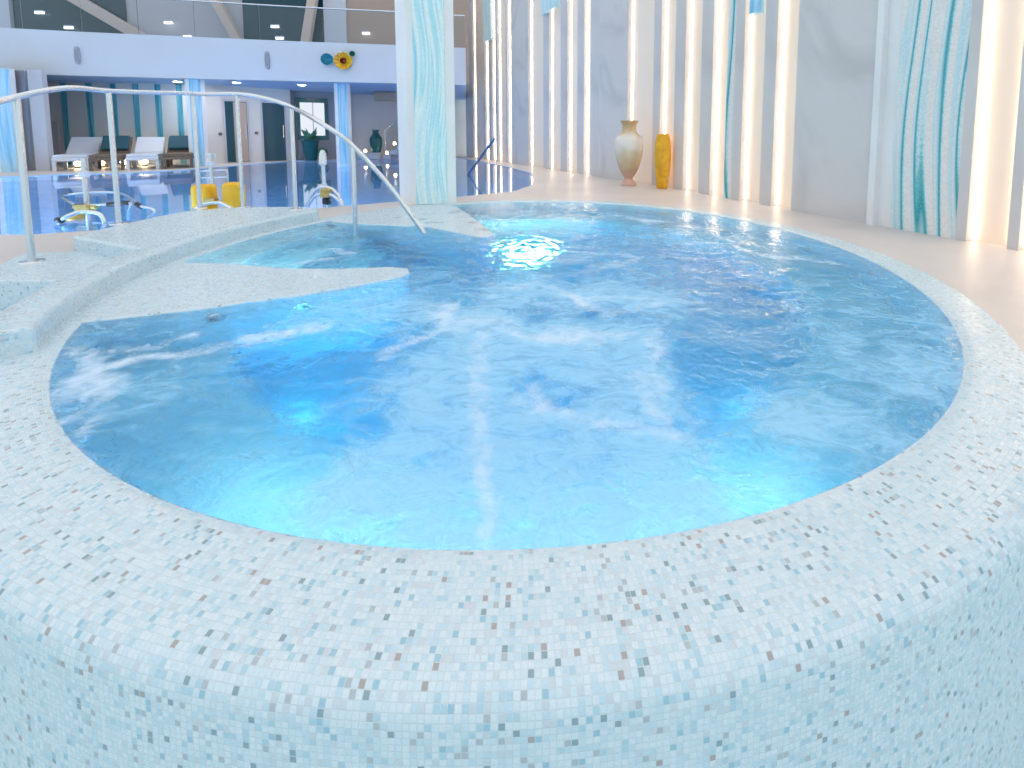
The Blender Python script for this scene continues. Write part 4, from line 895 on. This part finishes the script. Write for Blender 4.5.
# ------------------------------------------------------------------ loungers
def lounger(x, y, rz, label, dark):
    t = thing('lounger', label, 'lounger', (x, y, 0), 'pool loungers under the balcony', local=True, rotz=rz)
    fm = M['rattan'] if dark else M['whiteplastic']; cm = M['rattan'] if dark else M['whiteplastic']
    bm = new(); add_box(bm, -0.29, 0.29, 0.0, 1.9, 0.22, 0.30); obj('frame', bm, fm, t, bevel=0.015)
    for sx in (-0.26, 0.26):
        for sy in (0.06, 1.0, 1.82):
            bm = new(); add_box(bm, sx - 0.03, sx + 0.03, sy - 0.03, sy + 0.03, 0.0, 0.22); obj('leg', bm, fm, t)
    bm = new(); add_box(bm, -0.28, 0.28, 0.02, 1.22, 0.30, 0.37); obj('seat', bm, M['whiteplastic'] if not dark else M['rattan'], t, bevel=0.02)
    bm = new(); add_box(bm, -0.28, 0.28, 0.0, 0.78, 0.0, 0.07, Matrix.Translation((0, 1.20, 0.33)) @ Matrix.Rotation(math.radians(30), 4, 'X')); obj('backrest', bm, cm, t, bevel=0.02)
    if dark:
        bm = new(); add_box(bm, -0.25, 0.25, 0.06, 0.62, 0.072, 0.16, Matrix.Translation((0, 1.20, 0.33)) @ Matrix.Rotation(math.radians(36), 4, 'X')); tp = obj('cushion', bm, M['tealfabric'], t, bevel=0.03)
    return t
for (u, v, rz, lab, dk) in ((71, 171, 38, 'white pool lounger, leftmost in the row beside the pale pier', False), (107, 170.6, 38, 'brown lounger with teal cushion, between the two white loungers', True), (143, 169.6, 37, 'white pool lounger, second white one from the left', False), (178, 168.6, 37, 'brown lounger with teal cushion beside the blue column', True)):
    x, y = bp(u, v); lounger(x, y, math.radians(rz), lab, dk)
for (u, v, lab) in ((78, 166.5, 'under the leftmost white lounger'), (101.5, 166, 'under the foot of the left brown lounger'), (124, 164.8, 'left of the second white lounger'), (145, 164.3, 'under the second white lounger'), (166, 162.3, 'right of the second white lounger'), (186.5, 161.8, 'under the brown lounger by the blue column')):
    x, y = bp(u, v + 1.5); o = thing('floor_lamp', 'small glowing floor lamp ' + lab, 'lamp', (x, y, 0), local=True, group='small lamps among the loungers')
    bm = new(); add_lathe(bm, [(0.001, 0), (0.06, 0), (0.06, 0.02), (0.02, 0.03), (0.02, 0.05)], 16); obj('base', bm, M['black'], o, smooth=40)
    bm = new(); add_lathe(bm, [(0.001, 0.05), (0.05, 0.06), (0.07, 0.11), (0.05, 0.16), (0.001, 0.17)], 16); obj('globe', bm, M['candle'], o, smooth=50)

# ------------------------------------------------------------------ upper level behind the balustrade
UY = 2.9
UP = [(x, y + UY) for x, y in ((-19.5, 8.9), (-13.1, 10.3), (-9.15, 11.2), (-4.1, 11.75), (-2.4, 11.9))]
def upt(u):
    for i in range(len(UP) - 1):
        p = onseg(u, (UP[i], UP[i + 1]), -0.29)
        if min(UP[i][0], UP[i + 1][0]) - 1e-6 <= p.x <= max(UP[i][0], UP[i + 1][0]) + 1e-6: return p
    return onseg(u, (UP[0], UP[1]), -0.29) if u < 100 else onseg(u, (UP[-2], UP[-1]), -0.29)
def upseg(u0, u1, z0, z1, out, th):
    k_ = max(2, int(abs(u1 - u0) / 40) + 1); bm = new()
    ps = [upt(u0 + (u1 - u0) * i / k_) for i in range(k_ + 1)]
    for a, b in zip(ps, ps[1:]):
        d_ = (b - a).normalized(); n_ = Vector((d_.y, -d_.x, 0))
        add_prism(bm, [(q.x, q.y) for q in (a + n_ * out, b + n_ * out, b + n_ * (out + th), a + n_ * (out + th))], z0, z1)
    return bm
ZU = ZB + 0.30
struct('wall_upper', upseg(-70, 467, ZU, 7.0, -0.25, 0.2), M['lilacwall'])
struct('trim_upper_pier', upseg(-10, 12, ZU, 7.0, -0.05, 0.15), M['white'])
struct('window_2', upseg(13, 125, ZU, 7.0, -0.05, 0.06), M['tealglass'])
struct('window_3', upseg(243, 325, ZU, 7.0, -0.05, 0.06), M['tealglass'])
struct('trim_upper_pilaster', upseg(325, 347, ZU, 7.0, -0.05, 0.16), M['white'])
struct('wall_upper_brown', upseg(347, 467, ZU, 7.0, -0.05, 0.08), M['brownwall'])
def ubeam(a, b, w_, lab):
    A_, B_ = upt(a[0]), upt(b[0]); za = bpY(a[0], a[1], A_.y - 0.35)[2]; zb = bpY(b[0], b[1], B_.y - 0.35)[2]
    n_ = Vector((0.1, -1, 0)).normalized(); A_ = A_ + n_ * 0.3; B_ = B_ + n_ * 0.3
    p0 = Vector((A_.x, A_.y, za)); p1 = Vector((B_.x, B_.y, zb)); d_ = (p1 - p0).normalized(); p0 = p0 - d_ * 3.0; s_ = d_.cross(n_).normalized() * w_
    bm = new(); vs = []
    for p in (p0, p1 + d_ * 0.9):
        for o_ in (s_ - n_ * .1, s_ + n_ * .1, -s_ + n_ * .1, -s_ - n_ * .1): vs.append(bm.verts.new(p + o_))
    for f in ((0, 1, 2, 3), (7, 6, 5, 4), (0, 4, 5, 1), (1, 5, 6, 2), (2, 6, 7, 3), (3, 7, 4, 0)): bm.faces.new([vs[i] for i in f])
    o = obj('slanted_beam', bm, M['beige'], bevel=0.01); tag(o, lab, 'beam', 'slanted beams on the upper level')
ubeam((92, 2), (140, 32), 0.14, 'beige slanted beam in front of the left dark upper window')
ubeam((225, 5), (240, 35), 0.12, 'beige slanted beam on the lilac grey upper wall')
ubeam((317, 2), (310, 38), 0.13, 'beige slanted beam in front of the dark upper window near the pilaster')
for (u, v, lab) in ((42, 13, 'on the left dark window'), (70, 28, 'low on the left dark window'), (170, 23, 'on the middle of the lilac upper wall'), (188, 37, 'low on the lilac upper wall'), (276, 27, 'on the dark window above the balcony speaker'), (280, 38.5, 'low on the dark window above the balcony speaker'), (366.5, 33.5, 'on the brown upper wall')):  # glowing boxes added for ceiling lamps reflected in the balustrade glass
    p = upt(u); n_ = Vector((0.12, -1, 0)).normalized(); p = p + n_ * 0.06; z_ = bpY(u, v, p.y)[2]; o = thing('reflected_lamp', 'small white glow added for a reflected ceiling lamp ' + lab, 'light', (p.x, p.y, z_), 'added reflection glows on the upper level')
    bm = new(); add_box(bm, p.x - 0.13, p.x + 0.13, p.y - 0.05, p.y + 0.03, z_ + 0.03, z_ + 0.07); obj('glow_backing', bm, M['white'], o)
    bm = new(); add_box(bm, p.x - 0.12, p.x + 0.12, p.y - 0.06, p.y + 0.0, z_ - 0.03, z_ + 0.03); obj('lens', bm, M['lamp_reflection'], o, bevel=0.01)  # glow added for the reflected ceiling lamp

# ------------------------------------------------------------------ light, camera, view
wd = bpy.data.worlds.new('World'); bpy.context.scene.world = wd; wd.use_nodes = True
nt = wd.node_tree; bg = nt.nodes['Background']; bg.inputs[1].default_value = 1.0
tc = nt.nodes.new('ShaderNodeTexCoord'); sx = nt.nodes.new('ShaderNodeSeparateXYZ'); cr = nt.nodes.new('ShaderNodeValToRGB')
cr.color_ramp.elements[0].position = 0.0; cr.color_ramp.elements[0].color = (0.74, 0.92, 1.0, 1); cr.color_ramp.elements[1].position = 0.7; cr.color_ramp.elements[1].color = (1.12, 1.10, 1.12, 1)
nt.links.new(tc.outputs['Generated'], sx.inputs[0]); nt.links.new(sx.outputs['Z'], cr.inputs[0]); nt.links.new(cr.outputs[0], bg.inputs[0])
cam = bpy.data.cameras.new('camera'); co = bpy.data.objects.new('camera', cam); C.objects.link(co)
co.location = (0, 0, H); co.rotation_euler = (PI / 2 - PIT, 0, 0)
cam.sensor_fit = 'HORIZONTAL'; cam.sensor_width = 36; cam.lens = F / 1024 * 36; cam.shift_x = (512 - PX) / 1024; cam.shift_y = (PY - 384) / 1024
cam.clip_start = 0.02; cam.clip_end = 200
sc = bpy.context.scene; sc.camera = co
vs = sc.view_settings; vs.view_transform = 'Standard'; vs.look = 'None'; vs.exposure = 0.0; vs.gamma = 1.0; vs.use_curve_mapping = False
for o in list(bpy.data.objects):
    if '_o' in o: del o['_o']
